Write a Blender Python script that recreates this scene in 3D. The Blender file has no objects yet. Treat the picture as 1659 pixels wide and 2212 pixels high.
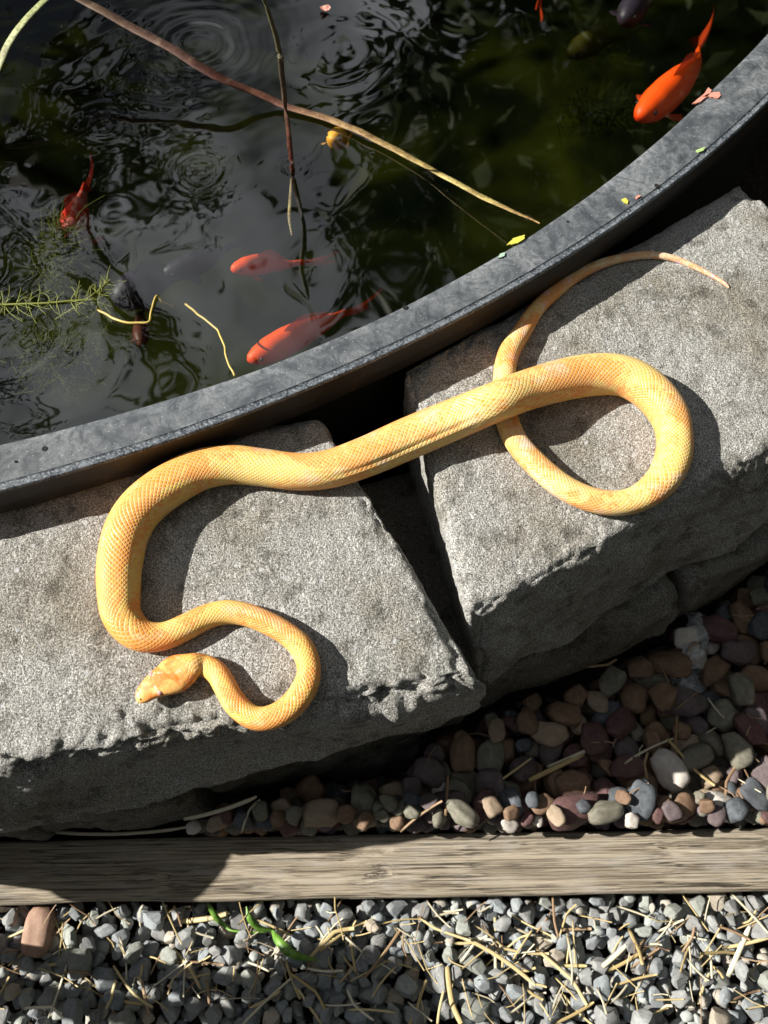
import bpy, math, random
import numpy as np
from mathutils import Vector, Matrix, Euler

# ------------------------------------------------------------------ camera, sky, sun, exposure
SC = bpy.context.scene
COL = SC.collection
PITCH, CAM_H, F = math.radians(66.0), 0.63, 1670.0        # F: focal length in units of 1/1659 picture width
cd = bpy.data.cameras.new('camera'); cam = bpy.data.objects.new('camera', cd); COL.objects.link(cam)
cam.location = (0, 0, CAM_H); cam.rotation_euler = (math.pi/2 - PITCH, 0, 0)
cd.sensor_fit = 'VERTICAL'; cd.sensor_height = 36.0; cd.lens = 36.0*F/2212.0
cd.clip_start = 0.01; cd.clip_end = 200
cd.dof.use_dof = True; cd.dof.focus_distance = 0.70; cd.dof.aperture_fstop = 6.3
SC.camera = cam

SUN_EL, SUN_DEV = math.radians(34), math.radians(-4)        # light travels along +x
sun_to = Vector((-math.cos(SUN_EL)*math.cos(SUN_DEV), -math.cos(SUN_EL)*math.sin(SUN_DEV), math.sin(SUN_EL)))
wd = bpy.data.worlds.new('World'); SC.world = wd; wd.use_nodes = True
wt = wd.node_tree
for n in list(wt.nodes): wt.nodes.remove(n)
def wn(t, **k):
    n = wt.nodes.new(t)
    for a, b in k.items(): setattr(n, a, b)
    return n
sky = wn('ShaderNodeTexSky', sky_type='NISHITA', sun_disc=False)
sky.sun_elevation = SUN_EL; sky.sun_rotation = math.atan2(sun_to.x, sun_to.y)
sky.altitude = 200; sky.air_density = 0.12; sky.dust_density = 0.1
tc = wn('ShaderNodeTexCoord'); mp = wn('ShaderNodeMapping'); mp.inputs['Scale'].default_value = (1, 1, 1.6); mp.inputs['Location'].default_value = (5.5, 4.4, 8.2)
nz = wn('ShaderNodeTexNoise'); nz.inputs['Scale'].default_value = 1.7; nz.inputs['Detail'].default_value = 3; nz.inputs['Roughness'].default_value = 0.58
cr = wn('ShaderNodeValToRGB'); cr.color_ramp.elements[0].position = 0.46; cr.color_ramp.elements[1].position = 0.66
mx = wn('ShaderNodeMix', data_type='RGBA'); mx.inputs[7].default_value = (9.5, 9.9, 10.4, 1)
bg = wn('ShaderNodeBackground'); bg.inputs['Strength'].default_value = 0.05
out = wn('ShaderNodeOutputWorld')
L = wt.links.new
L(tc.outputs['Generated'], mp.inputs['Vector']); L(mp.outputs['Vector'], nz.inputs['Vector']); L(nz.outputs['Fac'], cr.inputs['Fac'])
veil = wn('ShaderNodeMix', data_type='RGBA'); veil.inputs[0].default_value = 0.6; veil.inputs[7].default_value = (0.6, 0.62, 0.65, 1)   # thin high cloud
L(sky.outputs['Color'], veil.inputs[6]); L(veil.outputs[2], mx.inputs[6])
L(cr.outputs['Color'], mx.inputs[0]); L(mx.outputs[2], bg.inputs['Color']); L(bg.outputs[0], out.inputs['Surface'])

sl = bpy.data.lights.new('sun', 'SUN'); sl.energy = 5.0; sl.angle = math.radians(0.5); sl.color = (1.0, 0.955, 0.88)
sun = bpy.data.objects.new('sun', sl); COL.objects.link(sun)
sun.rotation_euler = sun_to.to_track_quat('Z', 'Y').to_euler(); sun.location = sun_to*5

SC.view_settings.view_transform = 'Standard'; SC.view_settings.look = 'None'
SC.view_settings.exposure = 1.0; SC.view_settings.gamma = 1.0; SC.view_settings.use_curve_mapping = False
SC.render.engine = 'CYCLES'
cy = SC.cycles; cy.use_denoising = True; cy.max_bounces = 8; cy.transparent_max_bounces = 16
cy.diffuse_bounces = 3; cy.glossy_bounces = 4; cy.sample_clamp_indirect = 6; cy.caustics_reflective = False; cy.caustics_refractive = False

# ------------------------------------------------------------------ helpers
RNG = np.random.default_rng(7); random.seed(7)
_f = np.array([0, math.cos(PITCH), -math.sin(PITCH)]); _u = np.array([0, math.sin(PITCH), math.cos(PITCH)]); _r = np.array([1., 0, 0])
def ray(x, y): return _f + _r*(x-829.5)/F + _u*(1106-y)/F
def P(x, y, z=0.0):
    """survey point: where the sight line through (x, y) of the 1659x2212 picture meets height z"""
    d = ray(x, y); return np.array([0, 0, CAM_H]) + d*((z-CAM_H)/d[2])
def mpp(x, y, z=0.0):
    """metres per picture unit there"""
    d = ray(x, y); return ((z-CAM_H)/d[2])/F
def pix(p):
    q = np.asarray(p, float) - np.array([0, 0, CAM_H]); dep = q @ _f
    return 829.5 + F*(q @ _r)/dep, 1106 - F*(q @ _u)/dep

def hash3(ix, iy, iz, seed):
    h = (ix.astype(np.int64)*374761393 + iy.astype(np.int64)*668265263 + iz.astype(np.int64)*2147483647 + seed*1274126177) & 0xffffffff
    h = ((h ^ (h >> 13))*1274126177) & 0xffffffff
    h = ((h ^ (h >> 16))*2246822519) & 0xffffffff
    return ((h ^ (h >> 15)) & 0xffffff)/float(0xffffff)
def vnoise(p, seed=0):
    p = np.asarray(p, float); i = np.floor(p); f = p-i; f = f*f*(3-2*f); i = i.astype(np.int64)
    r = 0
    for a in (0, 1):
        wx = f[:, 0] if a else 1-f[:, 0]
        for b in (0, 1):
            wy = f[:, 1] if b else 1-f[:, 1]
            for c in (0, 1):
                wz = f[:, 2] if c else 1-f[:, 2]
                r = r + wx*wy*wz*hash3(i[:, 0]+a, i[:, 1]+b, i[:, 2]+c, seed)
    return r*2-1
def fbm(p, scale, octv=3, seed=0, gain=.5):
    r = 0; a = 1.; p = np.asarray(p, float)*scale
    for k in range(octv):
        r = r + a*vnoise(p*(2.03**k)+k*17.3, seed+k); a *= gain
    return r
def sstep(a, b, x):
    t = np.clip((x-a)/(b-a), 0, 1); return t*t*(3-2*t)

def mesh(name, V, Fc, smooth=True):
    me = bpy.data.meshes.new(name)
    V = np.asarray(V, np.float32)
    if isinstance(Fc, np.ndarray) and Fc.ndim == 2:
        n, k = Fc.shape
        me.vertices.add(len(V)); me.vertices.foreach_set('co', V.ravel())
        me.loops.add(n*k); me.loops.foreach_set('vertex_index', Fc.astype(np.int32).ravel())
        me.polygons.add(n); me.polygons.foreach_set('loop_start', np.arange(0, n*k, k, dtype=np.int32))
        me.update(calc_edges=True)
    else:
        me.from_pydata([tuple(v) for v in V.tolist()], [], [tuple(int(i) for i in f) for f in Fc]); me.update()
    if smooth: me.polygons.foreach_set('use_smooth', np.ones(len(me.polygons), bool))
    return me
def obj(name, me, m=None, parent=None):
    if isinstance(me, tuple): me = mesh(name, *me)
    o = bpy.data.objects.new(name, me); COL.objects.link(o)
    if m is not None and not me.materials: me.materials.append(m)
    if parent is not None: o.parent = parent
    return o
def tag(o, label, cat, group=None):
    o['label'] = label; o['category'] = cat
    if group: o['group'] = group
    return o
def kind(o, k): o['kind'] = k; return o
def thing(name, label, cat, loc=(0, 0, 0), group=None):
    o = bpy.data.objects.new(name, None); COL.objects.link(o); o.location = loc; o.empty_display_size = .02
    return tag(o, label, cat, group)
def part(name, V, Fc, m, root, smooth=True):
    """mesh given in world coordinates, parented to a root Empty that is only translated"""
    V = np.asarray(V, float) - np.array(root.matrix_basis.translation)
    return obj(name, mesh(name, V, Fc, smooth), m, root)
def vcol(me, name, data):
    a = me.attributes.new(name, 'FLOAT_COLOR', 'POINT')
    d = np.ones((len(me.vertices), 4), np.float32); data = np.asarray(data, np.float32)
    d[:, :data.shape[1]] = data; a.data.foreach_set('color', d.ravel())
def join(parts):
    V, Fs, o = [], [], 0
    for v, f in parts:
        V.append(np.asarray(v, float)); Fs += [tuple(int(i)+o for i in q) for q in f]; o += len(v)
    return np.vstack(V), Fs
def gridfaces(nu, nv, wrap=False):
    i = np.arange(nu-1)[:, None]; j = np.arange(nv if wrap else nv-1)[None, :]
    j2 = (j+1) % nv
    return np.stack([i*nv+j, (i+1)*nv+j, (i+1)*nv+j2, i*nv+j2], -1).reshape(-1, 4)
def catmull(pts, n):
    pts = np.asarray(pts, float); k = len(pts)
    e = np.vstack([2*pts[0]-pts[1], pts, 2*pts[-1]-pts[-2]])
    t = np.linspace(0, k-1-1e-9, n); i = t.astype(int); f = (t-i)[:, None]
    a, b, c, d = e[i], e[i+1], e[i+2], e[i+3]
    return .5*((2*b)+(-a+c)*f+(2*a-5*b+4*c-d)*f**2+(-a+3*b-3*c+d)*f**3)
def tube(path, rad, ns=8, flat=1.0, caps=True):
    path = np.asarray(path, float); n = len(path); rad = np.broadcast_to(np.asarray(rad, float), (n,))
    t = np.gradient(path, axis=0); t /= np.linalg.norm(t, axis=1)[:, None]+1e-12
    up = np.array([0, 0, 1.]); s = np.cross(t, up); ln = np.linalg.norm(s, axis=1)
    for i in range(n):
        if ln[i] < .05: s[i] = s[i-1] if i else np.array([1., 0, 0])
    s /= np.linalg.norm(s, axis=1)[:, None]; b = np.cross(s, t)
    a = np.linspace(0, 2*math.pi, ns, endpoint=False)
    V = path[:, None]+rad[:, None, None]*(np.cos(a)[None, :, None]*s[:, None]+flat*np.sin(a)[None, :, None]*b[:, None])
    Fc = [tuple(q) for q in gridfaces(n, ns, True)]
    if caps: Fc += [tuple(range(ns-1, -1, -1)), tuple((n-1)*ns+i for i in range(ns))]
    return V.reshape(-1, 3), Fc

# ------------------------------------------------------------------ materials
class M:
    def __init__(s, name, base=(.5, .5, .5), rough=.6, spec=.5):
        s.m = bpy.data.materials.new(name); s.m.use_nodes = True; s.t = s.m.node_tree
        s.b = s.t.nodes['Principled BSDF']; s.o = s.t.nodes['Material Output']
        s.b.inputs['Base Color'].default_value = (*base, 1); s.b.inputs['Roughness'].default_value = rough
        s.b.inputs['Specular IOR Level'].default_value = spec
    def n(s, t, ins=None, **k):
        n = s.t.nodes.new(t)
        for a, b in k.items(): setattr(n, a, b)
        for a, b in (ins or {}).items(): s.put(n.inputs[a], b)
        return n
    def put(s, sock, v):
        if isinstance(v, bpy.types.NodeSocket): s.t.links.new(v, sock)
        elif isinstance(v, bpy.types.Node): s.t.links.new(v.outputs[0], sock)
        else: sock.default_value = (*v, 1) if isinstance(v, tuple) and len(v) == 3 and sock.type == 'RGBA' else v
    def coord(s, w='Object', scale=None):
        c = s.n('ShaderNodeTexCoord').outputs[w]
        if scale is None: return c
        return s.n('ShaderNodeMapping', {'Vector': c, 'Scale': scale}).outputs[0]
    def noise(s, v, scale, detail=4, rough=.5, dist=0, **k): return s.n('ShaderNodeTexNoise', {'Vector': v, 'Scale': scale, 'Detail': detail, 'Roughness': rough, 'Distortion': dist}, **k).outputs['Fac']
    def ramp(s, f, *st, interp='LINEAR'):
        r = s.n('ShaderNodeValToRGB', {'Fac': f}); r.color_ramp.interpolation = interp
        e = r.color_ramp.elements
        while len(e) < len(st): e.new(.5)
        for i, (p, c) in enumerate(st):
            e[i].position = p; e[i].color = (*c, 1) if isinstance(c, tuple) else (c, c, c, 1)
        return r.outputs['Color']
    def mix(s, f, a, b, blend='MIX'):
        n = s.n('ShaderNodeMix', data_type='RGBA', blend_type=blend); s.put(n.inputs[0], f); s.put(n.inputs[6], a); s.put(n.inputs[7], b); return n.outputs[2]
    def math(s, op, a, b=0.0, c=0.0):
        n = s.n('ShaderNodeMath', operation=op); s.put(n.inputs[0], a); s.put(n.inputs[1], b); s.put(n.inputs[2], c); return n.outputs[0]
    def bump(s, h, strength=.5, dist=.001, normal=None):
        n = s.n('ShaderNodeBump', {'Height': h, 'Strength': strength, 'Distance': dist})
        if normal is not None: s.put(n.inputs['Normal'], normal)
        return n.outputs[0]
    def set(s, **k):
        for a, v in k.items(): s.put(s.b.inputs[{'color': 'Base Color', 'rough': 'Roughness', 'normal': 'Normal', 'spec': 'Specular IOR Level', 'alpha': 'Alpha', 'sss': 'Subsurface Weight', 'trans': 'Transmission Weight', 'coat': 'Coat Weight'}[a]], v)
        return s

def concrete_mat(name, tint):
    s = M(name, rough=.95, spec=.25); c = s.coord()
    gr = s.noise(c, 760, 3, .7); gr2 = s.noise(c, 1700, 2, .6); big = s.noise(c, 9, 4, .6); med = s.noise(c, 45, 4, .6)
    col = s.ramp(gr, (.36, (.03, .029, .027)), (.46, (.22, .215, .20)), (.55, (.45, .44, .415)), (.65, (.82, .81, .78)))
    col = s.mix(s.ramp(gr2, (.40, .0), (.66, .5)), col, (.40, .39, .365))
    col = s.mix(s.ramp(big, (.46, 0.), (.66, .75)), col, s.mix(1., col, (.55, .50, .41), 'MULTIPLY'))
    col = s.mix(s.ramp(med, (.34, .8), (.47, 0.)), col, s.mix(1., col, (.45, .44, .42), 'MULTIPLY'))
    vo = s.n('ShaderNodeTexVoronoi', {'Vector': c, 'Scale': 95.}); 
    agg = s.ramp(vo.outputs['Distance'], (.16, .8), (.24, 0.))
    pick = s.ramp(s.n('ShaderNodeSeparateColor', {0: vo.outputs['Color']}).outputs[0], (.80, 0.), (.86, 1.))
    col = s.mix(s.math('MULTIPLY', agg, pick), col, (.50, .51, .52))
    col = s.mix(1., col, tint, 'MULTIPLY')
    h = s.math('ADD', s.math('MULTIPLY', gr, 1.0), s.math('MULTIPLY', s.noise(c, 230, 4, .6), 1.6))
    s.set(color=col, normal=s.bump(h, .95, .0020)); return s.m
m_block = concrete_mat('grey_concrete', (1.04, 1.05, 1.045))
m_block_low = concrete_mat('darker_grey_concrete', (.62, .60, .56))  # same concrete, multiplied darker for the lower courses

def rim_mat():
    s = M('scuffed_black_plastic', rough=.45, spec=.5); c = s.coord()
    a = s.noise(c, 16, 6, .68, 1.2); b = s.noise(c, 60, 6, .75, 2.0); d = s.noise(c, 700, 2, .6)
    sc = s.noise(s.coord('Object', (14., 60., 14.)), 9, 5, .7, 2.5)
    dust = s.math('MULTIPLY', s.ramp(a, (.38, .18), (.62, 1.)), s.ramp(b, (.36, .25), (.60, 1.)))
    dust = s.math('MAXIMUM', dust, s.ramp(sc, (.60, 0.), (.70, .55)))
    dust = s.math('MULTIPLY', dust, s.ramp(d, (.3, .5), (.6, 1.)))
    speck = s.ramp(s.n('ShaderNodeTexVoronoi', {'Vector': c, 'Scale': 210.}).outputs['Distance'], (.07, 1.), (.13, 0.))
    base = s.mix(s.ramp(s.noise(c, 5, 3), (.35, 0.), (.65, 1.)), (.022, .027, .034), (.045, .053, .064))
    col = s.mix(dust, base, (.22, .235, .245)); col = s.mix(s.math('MULTIPLY', speck, .5), col, (.5, .5, .48))
    h = s.math('ADD', s.noise(c, 300, 4, .7), s.math('MULTIPLY', sc, .6))
    s.set(color=col, rough=s.ramp(dust, (0., .38), (.6, .8)), normal=s.bump(h, .25, .0006)); return s.m
m_rim = rim_mat()
def lip_mat():
    s = M('black_plastic_lip', rough=.5, spec=.4); c = s.coord()
    a = s.noise(c, 40, 6, .7, 1.5); st = s.noise(s.coord('Object', (30., 30., 120.)), 10, 4, .7, 1.)
    col = s.mix(s.ramp(a, (.56, 0.), (.72, .8)), (.016, .015, .014), (.075, .052, .036))
    col = s.mix(s.ramp(st, (.63, 0.), (.70, .5)), col, (.14, .13, .12))
    s.set(color=col, normal=s.bump(a, .2, .0006)); return s.m
m_lip = lip_mat()
def edge_mat():
    s = M('trimmed_plastic_edge', rough=.42, spec=.6); c = s.coord()
    w = s.noise(c, 480, 3, .7); w2 = s.noise(c, 90, 3, .6)
    col = s.mix(s.ramp(w, (.48, 0.), (.68, .9)), (.035, .042, .052), (.30, .33, .36))
    col = s.mix(s.ramp(w2, (.45, 0.), (.65, .5)), col, (.22, .24, .26))
    s.set(color=col, normal=s.bump(w, .4, .0006)); return s.m
m_edge = edge_mat()
m_wall = M('black_tank_wall', (.012, .013, .012), .6).m
def floor_mat():
    s = M('algae_coated_tank', rough=.9, spec=.1); c = s.coord()
    a = s.noise(c, 5.0, 3, .5, .5)
    s.set(color=s.ramp(a, (.36, (.022, .032, .030)), (.50, (.07, .078, .026)), (.66, (.26, .26, .035)))); return s.m
m_floor = floor_mat()

F0 = .13
def water_mat():
    m = bpy.data.materials.new('pond_water'); m.use_nodes = True; t = m.node_tree
    for n in list(t.nodes): t.nodes.remove(n)
    o = t.nodes.new('ShaderNodeOutputMaterial'); mixn = t.nodes.new('ShaderNodeMixShader'); geo = t.nodes.new('ShaderNodeNewGeometry')
    def mth(op, a_, b_=0.):
        n_ = t.nodes.new('ShaderNodeMath'); n_.operation = op
        for k_, v_ in enumerate((a_, b_)):
            if isinstance(v_, float): n_.inputs[k_].default_value = v_
            else: t.links.new(v_, n_.inputs[k_])
        return n_.outputs[0]
    dt = t.nodes.new('ShaderNodeVectorMath'); dt.operation = 'DOT_PRODUCT'; t.links.new(geo.outputs['Incoming'], dt.inputs[0]); t.links.new(geo.outputs['Normal'], dt.inputs[1])
    fr = mth('ADD', F0, mth('MULTIPLY', mth('POWER', mth('SUBTRACT', 1., mth('ABSOLUTE', dt.outputs['Value'])), 5.), 1.-F0))    # same from either side
    tr = t.nodes.new('ShaderNodeBsdfTransparent'); gl = t.nodes.new('ShaderNodeBsdfGlossy'); gl.inputs['Roughness'].default_value = .02
    t.links.new(fr, mixn.inputs[0]); t.links.new(tr.outputs[0], mixn.inputs[1]); t.links.new(gl.outputs[0], mixn.inputs[2]); t.links.new(mixn.outputs[0], o.inputs['Surface'])
    va = t.nodes.new('ShaderNodeVolumeAbsorption'); va.inputs['Color'].default_value = (.46, .50, .40, 1); va.inputs['Density'].default_value = 5.5
    t.links.new(va.outputs[0], o.inputs['Volume'])
    return m
m_water = water_mat()

def snake_mat():
    s = M('albino_python_scales', rough=.42, spec=.4)
    uv = s.n('ShaderNodeUVMap', uv_map='scales').outputs[0]
    sp = s.n('ShaderNodeSeparateXYZ', {0: uv})
    a = s.math('ADD', sp.outputs[0], sp.outputs[1]); b = s.math('SUBTRACT', sp.outputs[0], sp.outputs[1])
    lat = s.n('ShaderNodeCombineXYZ', {0: a, 1: b})
    vo = s.n('ShaderNodeTexVoronoi', {'Vector': lat.outputs[0], 'Scale': 1.0, 'Randomness': 0.0}, voronoi_dimensions='2D', distance='CHEBYCHEV')
    vo2 = s.n('ShaderNodeTexVoronoi', {'Vector': lat.outputs[0], 'Scale': 2/3, 'Randomness': 0.0}, voronoi_dimensions='2D', distance='CHEBYCHEV')
    atn = s.n('ShaderNodeAttribute', attribute_name='tone'); att = atn.outputs['Color']; thin = atn.outputs['Alpha']
    vd = s.mix(thin, vo.outputs['Distance'], vo2.outputs['Distance']); vc = s.mix(s.math('GREATER_THAN', thin, .5), vo.outputs['Color'], vo2.outputs['Color'])
    hd = s.n('ShaderNodeAttribute', attribute_name='zone'); zs = s.n('ShaderNodeSeparateColor', {0: hd.outputs['Color']})
    vh = s.n('ShaderNodeTexVoronoi', {'Vector': s.coord(), 'Scale': 420.})
    dist = s.mix(zs.outputs[0], vd, s.math('MULTIPLY', vh.outputs['Distance'], .8))
    rnd = s.n('ShaderNodeSeparateColor', {0: s.mix(zs.outputs[0], vc, vh.outputs['Color'])})
    c = s.coord()
    # blotches: orange-apricot over yellow, with pinkish cream scales scattered
    bl = s.noise(s.n('ShaderNodeMapping', {'Vector': uv, 'Scale': (.055, .075, 1.)}).outputs[0], 1.0, 4, .62, .9)
    per = s.math('ADD', bl, s.math('MULTIPLY', s.math('SUBTRACT', rnd.outputs[0], .5), .13))
    yel = s.mix(s.math('MULTIPLY', rnd.outputs[1], .7), (.80, .53, .085), (.76, .50, .16))
    org = s.mix(rnd.outputs[1], (.78, .27, .022), (.78, .34, .06))
    col = s.mix(s.ramp(per, (.44, 0.), (.54, 1.)), yel, org)
    crm = s.ramp(s.noise(s.n('ShaderNodeMapping', {'Vector': uv, 'Scale': (.09, .11, 1.), 'Location': (31., 7., 0.)}).outputs[0], 1.0, 3, .6), (.55, 0.), (.66, .75))
    col = s.mix(s.math('MULTIPLY', crm, s.math('ADD', .35, s.math('MULTIPLY', rnd.outputs[2], .65))), col, (.80, .52, .29))
    # head blotches
    hb = s.noise(c, 85, 3, .6, .6)
    hcol = s.mix(s.ramp(hb, (.40, 0.), (.54, 1.)), (.86, .54, .18), (.80, .24, .035))
    hcol = s.mix(s.math('MULTIPLY', s.ramp(s.noise(c, 170, 2, .5), (.60, 0.), (.66, .8)), 1.), hcol, (.86, .66, .50))
    col = s.mix(zs.outputs[0], col, hcol)
    col = s.mix(1., col, att, 'MULTIPLY')
    gap = s.math('MULTIPLY', s.ramp(dist, (.33, 0.), (.47, 1.)), s.math('SUBTRACT', 1., s.math('MULTIPLY', zs.outputs[0], .75)))
    col = s.mix(s.math('MULTIPLY', gap, .48), col, s.mix(zs.outputs[1], (.70, .36, .16), (.88, .70, .52)))
    col = s.mix(zs.outputs[2], col, (.86, .72, .50))                      # cream belly
    h = s.math('SUBTRACT', 1., s.math('POWER', s.math('MULTIPLY', dist, 2.), 2.5))
    s.set(color=col, rough=s.math('ADD', .36, s.math('MULTIPLY', rnd.outputs[0], .12)), normal=s.bump(s.math('MULTIPLY', h, s.math('SUBTRACT', 1., s.math('MULTIPLY', zs.outputs[0], .93))), .5, .0007), sss=.06)
    s.b.inputs['Subsurface Radius'].default_value = (.004, .002, .001)
    return s.m
m_snake = snake_mat()
m_eye = M('pink_eye', (.58, .30, .28), .12).m

def wood_mat():
    s = M('weathered_timber', rough=.85, spec=.2); c = s.coord('Object', (.30, 130., 130.))
    g = s.noise(c, 3.2, 6, .65, .06); f = s.noise(s.coord('Object', (.8, 300., 300.)), 3., 5, .7, .04); d = s.noise(s.coord('Object', (9., 30., 30.)), 1.6, 4, .6)
    col = s.ramp(g, (.30, (.11, .09, .066)), (.46, (.34, .285, .21)), (.62, (.47, .41, .32)), (.8, (.56, .50, .41)))
    col = s.mix(s.ramp(f, (.36, .8), (.50, 0.)), col, (.05, .038, .026))
    col = s.mix(s.ramp(d, (.50, 0.), (.72, .55)), col, (.43, .40, .36))
    rd = s.math('ABSOLUTE', s.math('SUBTRACT', s.noise(s.coord('Object', (.45, 75., 75.)), 3., 3, .6, .06), .5))
    line = s.math('MULTIPLY', s.ramp(rd, (.004, 1.), (.022, 0.)), s.ramp(s.noise(s.coord('Object', (6., 25., 25.)), 1.3, 3), (.42, 0.), (.58, 1.)))
    col = s.mix(s.math('MULTIPLY', line, .9), col, (.03, .023, .016))
    s.set(color=col, normal=s.bump(s.math('SUBTRACT', s.math('ADD', g, f), s.math('MULTIPLY', line, 1.5)), .7, .0022)); return s.m
m_wood = wood_mat()

def stone_mat(name, c1, c2, rough=.72):
    s = M(name, rough=rough, spec=.4); c = s.coord()
    r = s.n('ShaderNodeObjectInfo').outputs['Random']
    v = s.n('ShaderNodeVectorMath', {0: c, 1: s.n('ShaderNodeCombineXYZ', {0: s.math('MULTIPLY', r, 37.), 1: s.math('MULTIPLY', r, 91.)}).outputs[0]}, operation='ADD').outputs[0]
    a = s.noise(v, 2.2, 5, .65, .6); f = s.noise(v, 14, 4, .7)
    col = s.mix(s.ramp(a, (.35, 0.), (.65, 1.)), c1, c2)
    col = s.mix(s.math('MULTIPLY', r, .6), col, s.mix(1., col, (.62, .58, .56), 'MULTIPLY'))
    col = s.mix(s.ramp(f, (.56, 0.), (.72, .30)), col, (.55, .52, .48))
    s.set(color=col, normal=s.bump(f, .25, .03)); return s.m
PEB = {'maroon': stone_mat('maroon_stone', (.085, .040, .040), (.145, .075, .07)), 'brown': stone_mat('brown_stone', (.16, .095, .055), (.25, .16, .10)),
       'olive grey': stone_mat('olive_grey_stone', (.14, .135, .10), (.24, .225, .175)), 'dark slate': stone_mat('dark_slate_stone', (.06, .068, .08), (.12, .135, .15)),
       'tan': stone_mat('tan_stone', (.28, .21, .14), (.37, .29, .21)), 'purple grey': stone_mat('purple_grey_stone', (.10, .075, .08), (.16, .125, .125)),
       'off white': stone_mat('off_white_stone', (.52, .48, .43), (.68, .64, .58))}
GRV = {'grey': stone_mat('grey_crushed_stone', (.21, .22, .22), (.33, .34, .335), .8), 'blue grey': stone_mat('blue_grey_crushed_stone', (.20, .225, .24), (.31, .335, .345), .8),
       'green grey': stone_mat('green_grey_crushed_stone', (.24, .26, .235), (.36, .38, .345), .8), 'beige': stone_mat('beige_crushed_stone', (.38, .33, .26), (.48, .43, .35), .8)}
m_soil = M('damp_soil', (.035, .028, .022), .95, .1)
_c = m_soil.coord(); m_soil.set(color=m_soil.ramp(m_soil.noise(_c, 120, 5, .7), (.35, (.016, .013, .011)), (.65, (.07, .055, .042))), normal=m_soil.bump(m_soil.noise(_c, 200, 4, .7), .8, .004)); m_soil = m_soil.m
def straw_mat(name, a, b):
    s = M(name, rough=.55, spec=.35); r = s.n('ShaderNodeObjectInfo').outputs['Random']
    f = s.noise(s.coord('Object', (20., 900., 900.)), 1., 3, .6)
    s.set(color=s.mix(s.math('MULTIPLY_ADD', r, .7, s.math('MULTIPLY', f, .3)), a, b)); return s.m
STR = {'golden': straw_mat('golden_straw', (.42, .31, .13), (.62, .51, .28)), 'pale': straw_mat('pale_straw', (.52, .46, .32), (.70, .65, .50)), 'brown': straw_mat('brown_straw', (.25, .15, .085), (.36, .25, .15))}
def col_mat(name, attr='tone', rough=.6, spec=.4):
    s = M(name, rough=rough, spec=spec); c = s.n('ShaderNodeAttribute', attribute_name=attr).outputs['Color']
    n = s.noise(s.coord('Object', (1., 1.9, 1.)), 260, 5, .7); b = s.noise(s.coord(), 38, 4, .65, .6)
    c = s.mix(s.ramp(b, (.40, .75), (.56, 0.)), c, s.mix(1., c, (.42, .34, .30), 'MULTIPLY'))
    c = s.mix(s.ramp(b, (.58, 0.), (.72, .45)), c, (.50, .40, .26))
    s.set(color=s.mix(s.ramp(n, (.36, .8), (.58, 0.)), c, s.mix(1., c, (.32, .30, .28), 'MULTIPLY')), normal=s.bump(n, .4, .001)); return s.m
m_leaf = col_mat('dry_reed')
m_weed = M('green_leaf', (.10, .22, .03), .45, .5); m_weed.set(color=m_weed.ramp(m_weed.noise(m_weed.coord(), 120, 3), (.35, (.09, .21, .025)), (.65, (.18, .34, .055)))); m_weed = m_weed.m
m_waterweed = M('waterweed_green', (.17, .19, .03), .5, .4).m
m_algae = M('algae_green', (.07, .085, .008), .7, .2).m
m_runner = M('yellow_runner', (.50, .38, .10), .4, .5).m

# ------------------------------------------------------------------ pond tank
TCX, TCY, R_OUT, Z_RIM, RIM_W = -0.804, 1.858, 1.650, 0.045, 0.043
Z_WATER = 0.022
def tank_angles():
    a0 = -math.pi/2-.30; a1 = -math.pi/2+.95
    fine = np.arange(a0, a1, .0011/R_OUT)
    rest = np.linspace(a1, a0+2*math.pi, 140)[:-1]
    return np.concatenate([fine, rest]), len(fine)
def rim_w(a_):
    keys = np.array([math.atan2(*(P(x, y, Z_RIM)[:2]-np.array([TCX, TCY]))[::-1]) for x, y in ((-200, 1085), (0, 1050), (300, 985), (600, 890), (900, 760), (1200, 590), (1450, 400), (1659, 230))])
    return np.interp((a_+math.pi) % (2*math.pi)-math.pi, keys, [.043, .046, .043, .039, .039, .042, .049, .056], left=.043, right=.056)
def revolve(prof, ang, dr=None, dz=None):
    prof = np.asarray(prof); r = np.broadcast_to(prof[None, :, 0], (len(ang), len(prof))).copy(); z = np.broadcast_to(prof[None, :, 1], r.shape).copy()
    if dr is not None: r += dr; z += dz
    V = np.stack([TCX+r*np.cos(ang)[:, None], TCY+r*np.sin(ang)[:, None], z], -1).reshape(-1, 3)
    n, k = len(ang), len(prof); i = np.arange(n)[:, None]; j = np.arange(k-1)[None, :]; i2 = (i+1) % n
    return V, np.stack([i*k+j, i*k+j+1, i2*k+j+1, i2*k+j], -1).reshape(-1, 4)
tank = thing('pond_tank', 'round black plastic stock tank holding the pond, its scuffed rim above the blocks', 'pond tank', (TCX, TCY, -.40))
ang, nfine = tank_angles()
Ri = R_OUT-RIM_W
V, Fc = revolve([(Ri-.020, -.34), (Ri-.003, .015), (Ri-.0005, Z_RIM-.004), (Ri+.001, Z_RIM-.0012), (Ri+.004, Z_RIM), (Ri+.015, Z_RIM+.0006), (R_OUT-.018, Z_RIM+.0004), (R_OUT-.0078, Z_RIM)], ang, dr=(RIM_W-rim_w(ang))[:, None]*np.array([1, 1, 1, 1, 1, .6, .2, 0]), dz=0)
rim = part('rim', V, Fc, m_rim, tank); rim['label'] = 'flat dusty rim top with pale scuffs'
arc = ang*R_OUT
q = np.stack([arc, arc*0, arc*0], 1)
notch = np.clip(np.sin(arc*2*math.pi/.0031+3.0*vnoise(q*70, 3)), 0, 1)**2*(.6+.4*vnoise(q*300, 5))+.25*vnoise(q*700, 8)
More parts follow.
